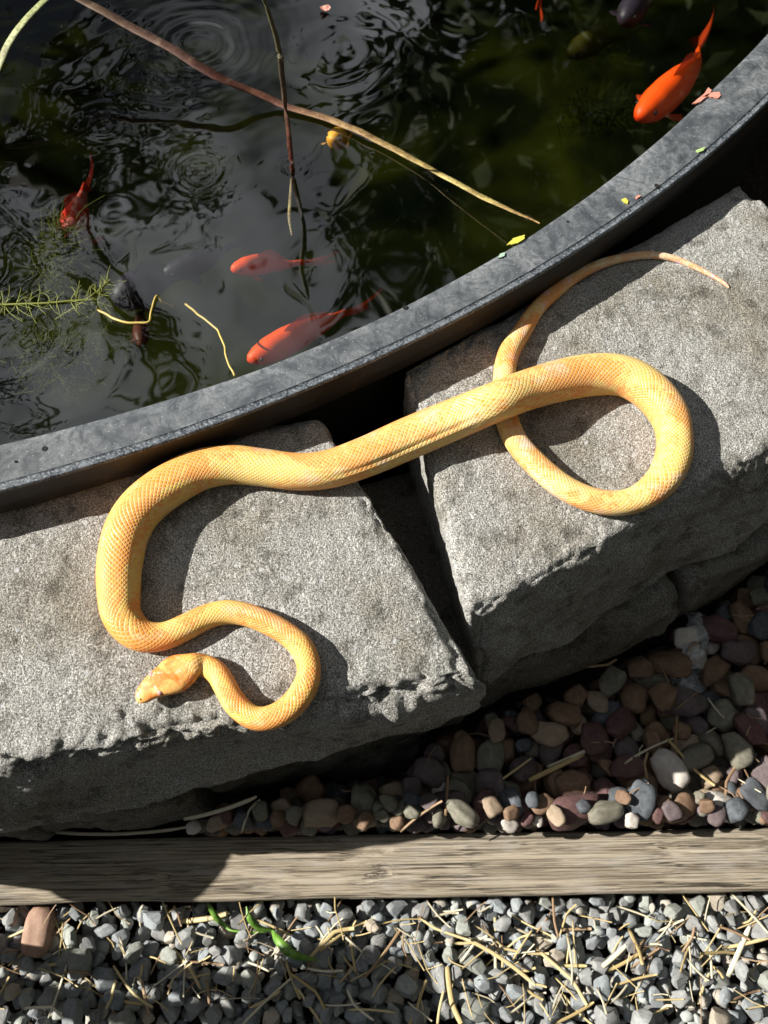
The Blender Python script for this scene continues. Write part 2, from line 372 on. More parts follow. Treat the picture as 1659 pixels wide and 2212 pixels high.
prof = [(R_OUT-.0078, Z_RIM), (R_OUT-.0073, Z_RIM-.0007), (R_OUT-.0050, Z_RIM-.0008), (R_OUT-.0026, Z_RIM-.0009), (R_OUT-.0021, Z_RIM-.0003), (R_OUT-.0006, Z_RIM-.0016), (R_OUT, Z_RIM-.0036)]
w = np.array([0, .5, 1, .8, .15, .15, 0])
V, Fc = revolve(prof, ang, dr=.0002*vnoise(q*300, 11)[:, None]*w, dz=-.00045*notch[:, None]*w)
e = part('trimmed_edge', V, Fc, m_edge, tank); e['label'] = 'narrow trimmed outer edge with cut marks'
jag = .0006*vnoise(q*60, 21)[:, None]*np.array([0, 0, 1, 1, 0])
V, Fc = revolve([(R_OUT, Z_RIM-.0036), (R_OUT+.0006, Z_RIM-.020), (R_OUT+.0002, Z_RIM-.036), (R_OUT-.004, Z_RIM-.038), (R_OUT-.018, Z_RIM-.036)], ang, dr=jag, dz=jag)
part('lip', V, Fc, m_lip, tank)
V, Fc = revolve([(R_OUT-.016, Z_RIM-.036), (R_OUT-.024, 0), (R_OUT-.03, -.40)], np.linspace(0, 2*math.pi, 180, endpoint=False))
part('tank_wall', V, Fc, m_wall, tank)
a = np.linspace(0, 2*math.pi, 128, endpoint=False)
rr = np.linspace(0.02, Ri-.012, 24)
V = np.stack([TCX+rr[:, None]*np.cos(a), TCY+rr[:, None]*np.sin(a), -.33+.02*np.sin(9*rr[:, None]+3*a)*np.cos(5*a)], -1).reshape(-1, 3)
part('tank_floor', V, gridfaces(24, 128, True), m_floor, tank)
# screw holes, paint flecks on the rim
m_hole = M('dark_hole', (.006, .006, .006), .9).m
for (x, y) in ((97, 970), (875, 665), (1226, 480), (1418, 402), (35, 998)):
    c = P(x, y, Z_RIM); r = .0022 if x not in (1226, 35) else .0012
    a = np.linspace(0, 2*math.pi, 14, endpoint=False)
    ring = lambda k, z: np.stack([c[0]+k*r*np.cos(a), c[1]+k*r*np.sin(a), np.full(14, z)], 1)
    V = np.vstack([ring(1.15, Z_RIM+.0008), ring(1, Z_RIM+.0012), ring(.7, Z_RIM+.0009), ring(.05, Z_RIM+.0007)])
    part('screw_hole', V, gridfaces(4, 14, True), m_hole, tank)
FL = {'coral': M('coral_paint', (.62, .26, .19), .7).m, 'yellow': M('yellow_paint', (.62, .56, .08), .6).m, 'green': M('green_paint', (.36, .50, .20), .6).m, 'mint': M('mint_paint', (.36, .50, .38), .6).m}
def fleck(col, pts, seed):
    ctr = np.array([P(x, y, Z_RIM) for x, y in pts]); n = len(ctr)
    dense = np.array([ctr[i]*(1-t)+ctr[(i+1) % n]*t for i in range(n) for t in (0, .25, .5, .75)])
    m = dense.mean(0); dense = m+(dense-m)*(1+.18*vnoise(dense*900, seed))[:, None]
    k = len(dense); top = dense.copy(); top[:, 2] = Z_RIM+.0016; bot = dense.copy(); bot[:, 2] = Z_RIM+.0002
    V = np.vstack([top, bot]); Fc = [tuple(range(k))]+[(i, i+k, (i+1) % k+k, (i+1) % k) for i in range(k)]
    o = part('paint_fleck', V, Fc, FL[col], tank, False); o['label'] = col+' paint fleck stuck on the rim'
fleck('coral', [(1492, 228), (1520, 205), (1530, 190), (1537, 196), (1530, 208), (1512, 222)], 1)
fleck('coral', [(1516, 212), (1534, 203), (1552, 201), (1556, 208), (1550, 215), (1530, 211)], 2)
fleck('yellow', [(1095, 531), (1108, 517), (1132, 510), (1132, 518), (1118, 527)], 3)
fleck('mint', [(1075, 560), (1080, 550), (1091, 547), (1089, 555)], 4)
fleck('green', [(1502, 327), (1515, 322), (1523, 320), (1518, 328), (1508, 331)], 5)
fleck('yellow', [(1342, 433), (1350, 430), (1356, 436), (1355, 442), (1348, 438)], 6)
fleck('coral', [(1372, 428), (1380, 423), (1383, 426), (1375, 431)], 7)

# ------------------------------------------------------------------ pond water
def axis(lo, f0, f1, hi, st):
    return np.concatenate([np.linspace(lo, f0, 24)[:-1], np.arange(f0, f1, st), np.linspace(f1, hi, 30)])
gx = axis(TCX-Ri-.01, -.62, .66, TCX+Ri+.01, .0026); gy = axis(TCY-Ri-.01, TCY-Ri-.009, 1.15, TCY+Ri+.01, .0026)[23:]
X, Y = np.meshgrid(gx, gy, indexing='ij'); xy0 = np.stack([X.ravel(), Y.ravel(), 0*X.ravel()], 1)
Zw = np.zeros(len(xy0))
def ripple(px, py, lam, slope, decay, r0=0., asp=1.):
    global Zw
    c = P(px, py, Z_WATER); r = np.hypot(xy0[:, 0]-c[0], (xy0[:, 1]-c[1])*asp); k = 2*math.pi/lam
    Zw = Zw + slope/k*np.cos(k*r+2.2*vnoise(xy0*16, 40)+1.0*vnoise(xy0*45, 41))*np.exp(-np.abs(r-r0)/decay)*np.clip(r/(lam*.5), 0, 1)
ripple(430, 95, .018, .085, .032, .04); ripple(350, 160, .024, .045, .04, .03); ripple(432, 368, .015, .045, .016, .016)
ripple(634, 362, .007, .10, .008, .004); ripple(72, 62, .010, .12, .014, .006); ripple(225, 270, .012, .05, .02, .01)
ripple(1010, 20, .045, .012, .05, .05); ripple(740, 110, .036, .022, .05, .05); ripple(60, 740, .034, .030, .06, .03)
lft = sstep(.22, -.35, xy0[:, 0])*.88+.12
warp = xy0+np.stack([fbm(xy0, 7, 2, 61), fbm(xy0, 7, 2, 67), 0*Zw], 1)*.03
Zw += lft*(.0026*vnoise(warp*np.array([9.5, 7.5, 1]), 50)+.0010*vnoise(warp*np.array([21, 15, 1]), 52)+.00012*fbm(warp, 45, 1, 55))+.0004*fbm(xy0, 7, 1, 58)
Vw = np.stack([xy0[:, 0], xy0[:, 1], Z_WATER+Zw], 1)
Fw = gridfaces(len(gx), len(gy))
rad = np.hypot(xy0[:, 0]-TCX, xy0[:, 1]-TCY)
Fw = Fw[(rad[Fw] < R_OUT-.034).all(1)]
used = np.unique(Fw); remap = -np.ones(len(Vw), int); remap[used] = np.arange(len(used))
kind(obj('water', mesh('water', Vw[used], remap[Fw]), m_water), 'structure')

# ------------------------------------------------------------------ concrete wall blocks
def make_block(name, label, top, bot, z1, z0, step=.0028, seed=1, mat=m_block, rnd=.010, edge=.012, front=.010, parent=None, group='retaining wall blocks around the tank'):
    """top / bot: world xy of back-left, back-right, front-right, front-left corners at heights z1 / z0"""
    top = np.array(top)[:, :2]; bot = np.array(bot)[:, :2]
    Lx = np.linalg.norm(top[2]-top[3]); Ly = np.linalg.norm(top[1]-top[2]); Lz = z1-z0
    nx, ny, nz = max(8, int(Lx/step)), max(8, int(Ly/step)), max(6, int(Lz/step))
    def face(na, nb, fn):
        a, b = np.meshgrid(np.linspace(0, 1, na+1), np.linspace(0, 1, nb+1), indexing='ij')
        return fn(a.ravel(), b.ravel()), gridfaces(na+1, nb+1)
    o = np.ones_like
    fs = [face(nx, ny, lambda a, b: np.stack([a, b, o(a)], 1)), face(nx, nz, lambda a, b: np.stack([a, 0*a, b], 1)), face(ny, nz, lambda a, b: np.stack([o(a), a, b], 1)),
          face(nx, nz, lambda a, b: np.stack([1-a, o(a), b], 1)), face(ny, nz, lambda a, b: np.stack([0*a, 1-a, b], 1))]
    U = []; Fs = []; off = 0
    for v, f in fs: U.append(v); Fs.append(f+off); off += len(v)
    U = np.vstack(U); Fs = np.vstack(Fs)
    key = np.round(U*100000).astype(np.int64); _, idx, inv = np.unique(key, axis=0, return_index=True, return_inverse=True)
    U = U[idx]; Fs = inv.ravel()[Fs]
    dim = np.array([Lx, Ly, Lz]); p = U*dim
    q3 = p+seed*3.7
    # rounded, chipped edges
    r = rnd*(1+.8*fbm(q3, 14, 3, seed)); r = np.clip(r, .002, .04)
    frontness = np.exp(-p[:, 1]/.03)
    r = r*(1+.9*frontness)
    lo = np.minimum(r[:, None], dim*.45); hi = dim-lo; hi[:, 2] = np.maximum(hi[:, 2], lo[:, 2]); lo[:, 2] = 0
    qq = np.clip(p, lo, hi); d = p-qq; ln = np.linalg.norm(d, axis=1); on = ln > 1e-9
    nrm = np.zeros_like(p); nrm[on] = d[on]/ln[on][:, None]
    p = np.where(on[:, None], qq+nrm*np.minimum(ln, r)[:, None], p)
    fl = ~on
    nrm[fl & (U[:, 2] > .999)] = (0, 0, 1)
    # distance to the top edges (on the surface)
    de_front = np.where(U[:, 2] > .999, p[:, 1], np.where(U[:, 1] < .001, Lz-p[:, 2], .2))
    de_side = np.where(U[:, 2] > .999, np.minimum(p[:, 0], Lx-p[:, 0]), np.where((U[:, 0] < .001) | (U[:, 0] > .999), Lz-p[:, 2], .2))
    de_back = np.where(U[:, 2] > .999, Ly-p[:, 1], .2)
    band = np.exp(-(de_front/.022)**2)+.65*np.exp(-(de_side/.012)**2)+.5*np.exp(-(de_back/.014)**2)
    clus = sstep(-.25, .45, fbm(q3, 8, 3, seed+7))
    ridge = 1-np.abs(fbm(q3, 26, 3, seed+9, .6)); chip = np.clip(ridge*1.5-.75, 0, 1)*clus+.5*np.clip(fbm(q3, 60, 3, seed+11, .6)-.1, 0, 1)*(.35+clus)
    disp = -edge*band*chip-.3*edge*band*np.clip(fbm(q3, 170, 2, seed+19), 0, 1)
    disp -= .45*edge*np.exp(-(de_front/.05)**2)*np.clip(fbm(q3, 36, 3, seed+21, .6)-.35, 0, 1)*clus
    frontm = (U[:, 1] < .02)*1.0
    disp += frontm*sstep(.0, .03, Lz-p[:, 2])*(front*fbm(q3, 11, 3, seed+29)+.35*front*fbm(q3, 45, 3, seed+31))
    disp += .0011*fbm(q3, 28, 2, seed+40)+.0007*fbm(q3, 110, 3, seed+41, .6)
    pit = np.clip(fbm(q3, 75, 2, seed+50)-.78, 0, 1)*sstep(-.1, .5, fbm(q3, 9, 2, seed+52)); disp -= .008*pit
    p = p+nrm*disp[:, None]
    u, v, wz = p[:, 0]/Lx, p[:, 1]/Ly, p[:, 2]/Lz
    def bil(c): return (c[3][None]*(1-u)[:, None]+c[2][None]*u[:, None])*(1-v)[:, None]+(c[0][None]*(1-u)[:, None]+c[1][None]*u[:, None])*v[:, None]
    ww = np.clip(wz, 0, 1)
    bulge = (1-ww)**.75                                              # split face leans out below the top edge
    xy = bil(top)*(1-bulge)[:, None]+bil(bot)*bulge[:, None]
    V = np.stack([xy[:, 0], xy[:, 1], z0+wz*Lz], 1)
    me = mesh(name, V, Fs); ob = obj(name, me, mat)
    return tag(ob, label, 'block', group)
def quad(pts, z): return [P(x, y, z) for x, y in pts]
A1t = quad([(-150, 1030), (692, 893), (1040, 1474), (-130, 1685)], 0); A1b = [A1t[0], A1t[1]+[0.004, 0, 0], P(1040, 1545, -.14), P(-130, 1832, -.14)]
make_block('wall_block', 'grey concrete block under the snake head, its right side open to the gap', A1t, A1b, 0, -.14, seed=3, edge=.013)
B1t = quad([(870, 800), (1606, 388), (1990, 790), (1003, 1335)], 0); B1b = [B1t[0], B1t[1], P(1990, 955, -.14), P(1036, 1486, -.14)]
make_block('wall_block', 'grey concrete block under the snake tail loop and tail tip', B1t, B1b, 0, -.14, seed=11, edge=.014, rnd=.009)
def low_block(label, fl, fr, zb, zt, depth, seed, inset=.012):
    a, b = P(*fl, zb), P(*fr, zb); t = (b-a); t[2] = 0; n = np.array([-t[1], t[0], 0])/np.linalg.norm(t)
    sh = t/np.linalg.norm(t)*.03
    bot = [a+n*depth+sh, b+n*depth-sh, b, a]; top = [a+n*depth+sh, b+n*depth-sh, b+n*inset, a+n*inset]
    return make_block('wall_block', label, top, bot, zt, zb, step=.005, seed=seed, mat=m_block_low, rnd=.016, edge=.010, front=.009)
low_block('shaded second course block below the snake head, ending beside the timber', (-150, 1820), (466, 1772), -.283, -.143, .26, 21)
low_block('shaded second course block running below the gap between the top blocks', (476, 1735), (1424, 1392), -.283, -.143, .26, 23)
low_block('shaded second course block behind the plastic scrap', (1434, 1378), (2050, 900), -.283, -.143, .26, 27)
low_block('lowest pale block half sunk in the pebbles', (440, 1762), (938, 1632), -.40, -.286, .24, 31)
low_block('lowest block sunk in pebbles behind the plastic scrap', (1010, 1560), (1900, 1000), -.40, -.286, .2, 33, .03)
# next block of the ring, to the left of the frame
t = A1t[2]-A1t[3]; t[2] = 0; t /= np.linalg.norm(t); n_ = np.array([-t[1], t[0], 0])
ca, sa = math.cos(-.22), math.sin(-.22); t2 = np.array([t[0]*ca-t[1]*sa, t[0]*sa+t[1]*ca, 0]); n2 = np.array([-t2[1], t2[0], 0])
fr0 = A1t[3]-t*.012+n_*.01; A0t = [fr0-t2*.40+n2*.28, fr0-t2*.05+n2*.28, fr0, fr0-t2*.44]; A0b = [A0t[0], A0t[1], A0t[2]-n2*.035, A0t[3]-n2*.035]
make_block('wall_block', 'grey concrete block next in the ring, farther along from the snake head', A0t, A0b, 0, -.14, step=.006, seed=41)
A0c = [p_-n2*.03 if i > 1 else p_ for i, p_ in enumerate(A0t)]; A0d = [p_-n2*.038 if i > 1 else p_ for i, p_ in enumerate(A0t)]
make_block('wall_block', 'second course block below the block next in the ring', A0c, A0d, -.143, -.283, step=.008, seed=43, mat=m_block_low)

# ------------------------------------------------------------------ ground, timber
Z_G = -.365
g = 12.0
n = 40; gxs = np.linspace(-g, g, n); GX, GY = np.meshgrid(gxs, gxs, indexing='ij')
kind(obj('ground', mesh('ground', np.stack([GX.ravel(), GY.ravel(), np.full(n*n, Z_G-.004)], 1), gridfaces(n, n)), m_soil), 'structure')
Z_T = -.292
tl0, tl1 = P(0, 1955, Z_T), P(1659, 1925, Z_T); tu0, tu1 = P(0, 1818, Z_T), P(1659, 1788, Z_T)
tdir = (tl1-tl0); tdir /= np.linalg.norm(tdir); tn = np.array([-tdir[1], tdir[0], 0]); TWID = float(((tu0-tl0) @ tn+(tu1-tl1) @ tn)/2)
def timber():
    xs = np.linspace(-.075, 1.05, 420); h = .085; w = TWID; r = .006
    prof = []
    for (cxn, czn, a0) in ((w-r, -r, 0), (r, -r, 90), (r, -h+r, 180), (w-r, -h+r, 270)):
        for k in range(5): a = math.radians(a0+k*22.5); prof.append((cxn+r*math.cos(a), czn+r*math.sin(a)))
    pr = []
    for i in range(len(prof)):
        a, b = np.array(prof[i]), np.array(prof[(i+1) % len(prof)]); m = max(1, int(np.linalg.norm(b-a)/.0022))
        pr += [a*(1-t)+b*t for t in np.linspace(0, 1, m, endpoint=False)]
    pr = np.array(pr); k = len(pr); ctr = np.array([w/2, -h/2]); out_ = pr-ctr; out_ /= np.linalg.norm(out_, axis=1)[:, None]
    base = tl0[None, None]+xs[:, None, None]*tdir+pr[None, :, 0, None]*tn+np.array([0, 0, 1.])*pr[None, :, 1, None]
    loc = np.stack(np.broadcast_arrays(xs[:, None], pr[None, :, 0], pr[None, :, 1]), -1).reshape(-1, 3)
    d = .0010*fbm(loc*np.array([.05, 1, 1]), 160, 3, 71)+.0018*fbm(loc, 9, 2, 75)
    crack = np.clip(.10-np.abs(fbm(loc*np.array([.06, 1, 1]), 60, 2, 79)), 0, .1)*10; d -= .0022*crack*(fbm(loc*np.array([.3, .5, .5]), 12, 1, 83) > .15)
    on = (tn[None]*out_[:, 0, None]+np.array([0, 0, 1.])*out_[:, 1, None])
    V = base.reshape(-1, 3)+np.tile(on, (len(xs), 1))*d[:, None]
    root = tl0+tdir*.05
    Fc = [tuple(q) for q in gridfaces(len(xs), k, True)]+[tuple(range(k-1, -1, -1)), tuple((len(xs)-1)*k+i for i in range(k))]
    # object frame along the board so that the grain runs with it
    o = obj('edging_timber', mesh('edging_timber', np.stack([(V-root) @ tdir, (V-root) @ tn, V[:, 2]-root[2]], 1), Fc), m_wood)
    o.matrix_basis = Matrix(((tdir[0], tn[0], 0, root[0]), (tdir[1], tn[1], 0, root[1]), (0, 0, 1, root[2]), (0, 0, 0, 1)))
    tag(o, 'long weathered grey brown edging timber between pebbles and gravel', 'timber')
timber()

# ------------------------------------------------------------------ pebbles and gravel: dropped one by one onto a height field
HX0, HY0, HS = -.66, -.30, .0025; HNX, HNY = 560, 420
HM = np.full((HNX, HNY), Z_G)
hxs = HX0+HS*np.arange(HNX); hys = HY0+HS*np.arange(HNY); HXX, HYY = np.meshgrid(hxs, hys, indexing='ij')
td = (HXX-tl0[0])*tn[0]+(HYY-tl0[1])*tn[1]
HM[(td > -.001) & (td < TWID+.001)] = 0.5
for ob in [o for o in bpy.data.objects if o.name.startswith('wall_block')]:           # stones keep off the blocks
    me = ob.data; co = np.empty(len(me.vertices)*3, np.float32); me.vertices.foreach_get('co', co); co = co.reshape(-1, 3)
    c = co[co[:, 2] < -.20]
    if len(c):
        ix = ((c[:, 0]-HX0)/HS).astype(int); iy = ((c[:, 1]-HY0)/HS).astype(int); ok = (ix >= 0) & (ix < HNX) & (iy >= 0) & (iy < HNY)
        for i, j in set(zip(ix[ok].tolist(), iy[ok].tolist())): HM[max(0, i-1):i+3, max(0, j-1):j+3] = 0.5
def quadric(ax, R):
    A = R @ np.diag(1/ax**2) @ R.T; return A
def surf(A, cx, cy):
    e = 1/np.sqrt(np.linalg.inv(A).diagonal()); ext = 1/e
    i0 = max(0, int((cx-ext[0]-HX0)/HS)); i1 = min(HNX, int((cx+ext[0]-HX0)/HS)+2); j0 = max(0, int((cy-ext[1]-HY0)/HS)); j1 = min(HNY, int((cy+ext[1]-HY0)/HS)+2)
    if i1-i0 < 2 or j1-j0 < 2: return None
    dx = HXX[i0:i1, j0:j1]-cx; dy = HYY[i0:i1, j0:j1]-cy
    a = A[2, 2]; b = 2*(A[0, 2]*dx+A[1, 2]*dy); c = A[0, 0]*dx*dx+2*A[0, 1]*dx*dy+A[1, 1]*dy*dy-1
    D = b*b-4*a*c; ok = D > 0
    if not ok.any(): return None
    s = np.sqrt(np.where(ok, D, 0)); return (slice(i0, i1), slice(j0, j1)), ok, (-b-s)/(2*a), (-b+s)/(2*a)
def rotm(rz, rx, ry): return np.array(Euler((rx, ry, rz)).to_matrix())
def drop(n, region, axfn, tries, sink, tilt=.3):
    res = []
    for _ in range(n):
        ax = axfn(); best = None
        for _t in range(tries):
            cx, cy_ = region(); R = rotm(RNG.uniform(0, 6.28), RNG.normal(0, tilt), RNG.normal(0, tilt)); A = quadric(ax, R); s = surf(A, cx, cy_)
            if s is None: continue
            sl_, ok, lo, hi = s; hm = HM[sl_]
            z = np.max(np.where(ok, hm-lo, -9))
            if z > 0: continue
            if best is None or z+.0*ax[2] < best[0]: best = (z, cx, cy_, R, ax, sl_, ok, hi)
        if best is None: continue
        z, cx, cy_, R, ax, sl_, ok, hi = best; z -= sink*ax[2]
        HM[sl_] = np.where(ok, np.maximum(HM[sl_], z+hi), HM[sl_])
        res.append((np.array([cx, cy_, z]), R, ax))
    return res
def stone_variants(name, n, sub, kind_, seed):
    import bmesh
    outv = []
    for k in range(n):
        bm = bmesh.new(); bmesh.ops.create_icosphere(bm, subdivisions=sub, radius=1.0)
        V = np.array([v.co[:] for v in bm.verts]); Fc = np.array([[v.index for v in f.verts] for f in bm.faces]); bm.free()
        r = np.random.default_rng(seed+k)
        if kind_ == 'pebble':
            e = r.uniform(2.3, 3.6); V = V/((np.abs(V)**e).sum(1)**(1/e))[:, None]
            for _ in range(6):
                nn = r.normal(size=3); nn /= np.linalg.norm(nn); dd = r.uniform(.62, .90); s = V @ nn; V = V-np.where(s > dd, (s-dd)*.75, 0)[:, None]*nn
            V = V*(1+.13*fbm(V+k*9, 1.5, 3, seed+k))[:, None]*1.02
        else:
            for _ in range(14):
                nn = r.normal(size=3); nn /= np.linalg.norm(nn); dd = r.uniform(.50, .80); s = V @ nn; V = V-np.where(s > dd, (s-dd)*1.0, 0)[:, None]*nn
            V = V*(1+.035*fbm(V+k*9, 2.1, 2, seed+k))[:, None]*1.2
        outv.append((V, Fc))
    return outv
peb_v = stone_variants('river_pebble', 12, 3, 'pebble', 100); peb_m = [mesh('river_pebble', *v) for v in peb_v]
grv_v = stone_variants('gravel_stone', 12, 3, 'gravel', 300); grv_m = [mesh('gravel_stone', *v) for v in grv_v]
for me in grv_m: me.set_sharp_from_angle(angle=math.radians(24))
peb_lo = stone_variants('p', 5, 2, 'pebble', 500); grv_lo = stone_variants('g', 5, 2, 'gravel', 600)
def strip_region():
    while True:
        x = RNG.uniform(-.50, .66); y = RNG.uniform(.06, .68)
        d = (x-tl0[0])*tn[0]+(y-tl0[1])*tn[1]
        if d < TWID+.002: continue
        if math.hypot(x-TCX, y-TCY) < R_OUT+.17: continue
        i, j = int((x-HX0)/HS), int((y-HY0)/HS)
        if HM[i, j] < .2: return x, y
def grav_region():
    return RNG.uniform(-.60, .62), RNG.uniform(-.24, (tl0[1]+.02))
def pax(): s = RNG.uniform(.0072, .0155)*(1.3 if RNG.random() < .12 else 1); return np.array([s*RNG.uniform(1., 1.7), s, s*RNG.uniform(.55, .85)])
def gax(): s = RNG.uniform(.0045, .0105)*(1.35 if RNG.random() < .1 else 1); return np.array([s*RNG.uniform(1., 1.45), s, s*RNG.uniform(.6, .95)])
under_p = drop(480, strip_region, pax, 10, .15); top_p = drop(470, strip_region, pax, 26, .12)
def edge_region():
    x = RNG.uniform(-.46, .55); d = TWID+RNG.uniform(.007, .03); return x, tl0[1]+(x-tl0[0])*tdir[1]/tdir[0]+d
def sax(): s = RNG.uniform(.0055, .0095); return np.array([s*RNG.uniform(1., 1.4), s, s*RNG.uniform(.6, .9)])
top_p += drop(260, edge_region, sax, 14, .1)+drop(70, edge_region, lambda: pax()*.95, 20, .1)+drop(60, edge_region, sax, 20, .1)
brick_c = P(84, 2012, -.335)
under_g = drop(760, grav_region, gax, 6, .2); top_g = drop(1100, grav_region, gax, 16, .12)
def inframe(p, m=25):
    x, y = pix(p); return -m < x < 1659+m and -m < y < 2212+m
def far_first(lst, lim):
    vis = [s for s in lst if inframe(s[0])]; hid = [s for s in lst if not inframe(s[0])]
    # what is buried by others shows least: rank by how much of the stone is still the top surface
    sc_ = []
    for s in vis:
        r = surf(quadric(s[2], s[1]), s[0][0], s[0][1])
        if r is None: sc_.append(0); continue
        sl_, ok, lo, hi = r; sc_.append(float((ok & (s[0][2]+hi >= HM[sl_]-.0015)).sum()))
    order = np.argsort(sc_)[::-1]
    return [vis[i] for i in order[:lim]], [vis[i] for i in order[lim:]]+hid
def stuff_mesh(name, lst, variants, mat):
    Vs, Fs, o = [], [], 0
    for k, (p, R, ax) in enumerate(lst):
        v, f = variants[k % len(variants)]; Vs.append((v*ax) @ R.T+p); Fs.append(f+o); o += len(v)
    return kind(obj(name, mesh(name, np.vstack(Vs), np.vstack(Fs)), mat), 'stuff')
def individuals(lst, meshes, name, pal, weights, cat, noun, place):
    keys = list(pal); vol = np.array([np.prod(ax) for _, _, ax in lst])**(1/3); q1, q2 = np.quantile(vol, [.33, .72])
    for k, (p, R, ax) in enumerate(lst):
        c = keys[RNG.choice(len(keys), p=weights)]
        o = bpy.data.objects.new(name, meshes[RNG.integers(len(meshes))]); COL.objects.link(o)
        if not o.data.materials: o.data.materials.append(pal[c])
        o.material_slots[0].link = 'OBJECT'; o.material_slots[0].material = pal[c]
        o.matrix_basis = Matrix.Translation(p) @ Matrix(R.tolist()).to_4x4() @ Matrix.Diagonal((*ax, 1))
        size = 'small' if vol[k] < q1 else 'large' if vol[k] > q2 else 'mid-sized'; shp = 'elongated ' if ax[0] > 1.36*ax[1] else ''
        d_ = (p[0]-tl0[0])*tn[0]+(p[1]-tl0[1])*tn[1]; wh = place(d_, p)
        tag(o, '%s %s%s %s %s' % (size, shp, c, noun, wh), cat, '%s %s%s %ss %s' % (size, shp, c, noun, wh))
def bed_place(d_, p):
    if d_ < TWID+.035: return 'lying along the timber'
    return 'in the corner beyond the plastic scrap' if p[0] > .30 else 'in the shaded bed under the gap of the wall' if p[0] > .02 else 'in the narrow bed below the snake head'
def gravel_place(d_, p):
    if d_ > -.03: return 'hard against the timber'
    return 'in the straw-strewn gravel' if p[0] > .06 else 'in the gravel around the green sprout' if p[0] > -.25 else 'in the gravel by the brick red stone'
vis_p, rest_p = far_first(under_p+top_p, 300); vis_g, rest_g = far_first(under_g+top_g, 300)
individuals(vis_p, peb_m, 'river_pebble', PEB, [.15, .27, .23, .12, .07, .13, .03], 'pebble', 'river pebble', bed_place)
individuals(vis_g, grv_m, 'gravel_stone', GRV, [.42, .33, .17, .08], 'gravel', 'gravel stone', gravel_place)
def mixed_mat(name, cols, sc):
    s = M(name, rough=.8, spec=.3); v = s.n('ShaderNodeTexVoronoi', {'Vector': s.coord(), 'Scale': sc}); r = s.n('ShaderNodeSeparateColor', {0: v.outputs['Color']}).outputs[0]
    s.set(color=s.ramp(r, *[(i/len(cols), c) for i, c in enumerate(cols)], interp='CONSTANT'), normal=s.bump(s.noise(s.coord(), 400, 4, .7), .3, .001)); return s.m
pl = stuff_mesh('buried_pebbles', rest_p, peb_lo, mixed_mat('mixed_pebble_stone', [(.15, .065, .07), (.22, .14, .085), (.16, .155, .12), (.08, .09, .10), (.15, .115, .12)], 28)); tag(pl, 'buried pebbles filling the bed between wall and timber', 'pebbles')
gl_ = stuff_mesh('fine_gravel', rest_g, grv_lo, mixed_mat('mixed_gravel_stone', [(.30, .31, .31), (.25, .275, .285), (.33, .35, .33), (.36, .33, .28)], 50)); tag(gl_, 'small grey gravel under the larger stones and straw', 'gravel')

# reddish long stone in the gravel
def slab_stone():
    (V, Fc), = stone_variants('b', 1, 4, 'round', 910); V = V/np.linalg.norm(V, axis=1)[:, None]; V = V/((np.abs(V)**3.6).sum(1)**(1/3.6))[:, None]
    return V*(1+.05*fbm(V+5, 1.4, 3, 91))[:, None], Fc
bs = obj('long_stone', mesh('long_stone', *slab_stone()), stone_mat('brick_red_stone', (.30, .175, .12), (.40, .26, .185)))
c = P(84, 2012, -.33); bs.matrix_basis = Matrix.Translation(c) @ Euler((0, .05, math.pi/2-.04)).to_matrix().to_4x4() @ Matrix.Diagonal((.0245, .0155, .011, 1))
tag(bs, 'long rounded brick red stone on the gravel beside the timber', 'stone')

# straw
def hm_at(x, y):
    i = int(np.clip((x-HX0)/HS, 0, HNX-1)); j = int(np.clip((y-HY0)/HS, 0, HNY-1)); return HM[i, j]
def straw_mesh(k):
    r = np.random.default_rng(800+k); n = 9; t = np.linspace(-.5, .5, n)
    bend = r.uniform(-.05, .05)
    kink = r.uniform(-.3, .3) if k % 2 == 0 else 0
    path = np.stack([t, bend*(t*t*4)+kink*np.abs(t-.15), .02*np.sin(t*5+k)], 1)
    rad = np.ones(n); rad[0] *= .8; rad[-1] *= .55 if k % 2 else .9
    V, Fc = tube(path*np.array([1, 1, 1]), rad*.5, 6, .6)
    # radius is authored in metres through object scale: squash later
    return path, rad, Fc
def place_straw(x0, y0, ang_, ln, wd_, c, k, base=None, name='straw'):
    path, rad, Fc = straw_mesh(k)
    d = np.array([math.cos(ang_), math.sin(ang_)]); nn = np.array([-d[1], d[0]])
    ts = np.linspace(-.5, .5, 13); hs = np.array([hm_at(x0+d[0]*ln*t, y0+d[1]*ln*t) for t in ts])
    hs = np.where(hs > 0, Z_T, hs)
    i1 = int(np.argmax(hs[:6])); i2 = 7+int(np.argmax(hs[7:])); sl_ = (hs[i2]-hs[i1])/(ts[i2]-ts[i1]); zz = hs[i1]+sl_*(ts-ts[i1]); zz += max(0, np.max(hs-zz))*.6
    sl_ = np.clip(sl_, -.35*ln, .35*ln); z0 = float(np.interp(0, ts, zz))+wd_*.3
    pts = np.stack([path[:, 0]*ln, path[:, 1]*ln, path[:, 0]*sl_+.004*path[:, 2]], 1)
    V, _ = tube(pts, rad*wd_*.6, 6, .32)
    o = obj(name, mesh(name, V, Fc), STR[c]); o.matrix_basis = Matrix.Translation((x0, y0, z0)) @ Matrix.Rotation(ang_, 4, 'Z')
    return o
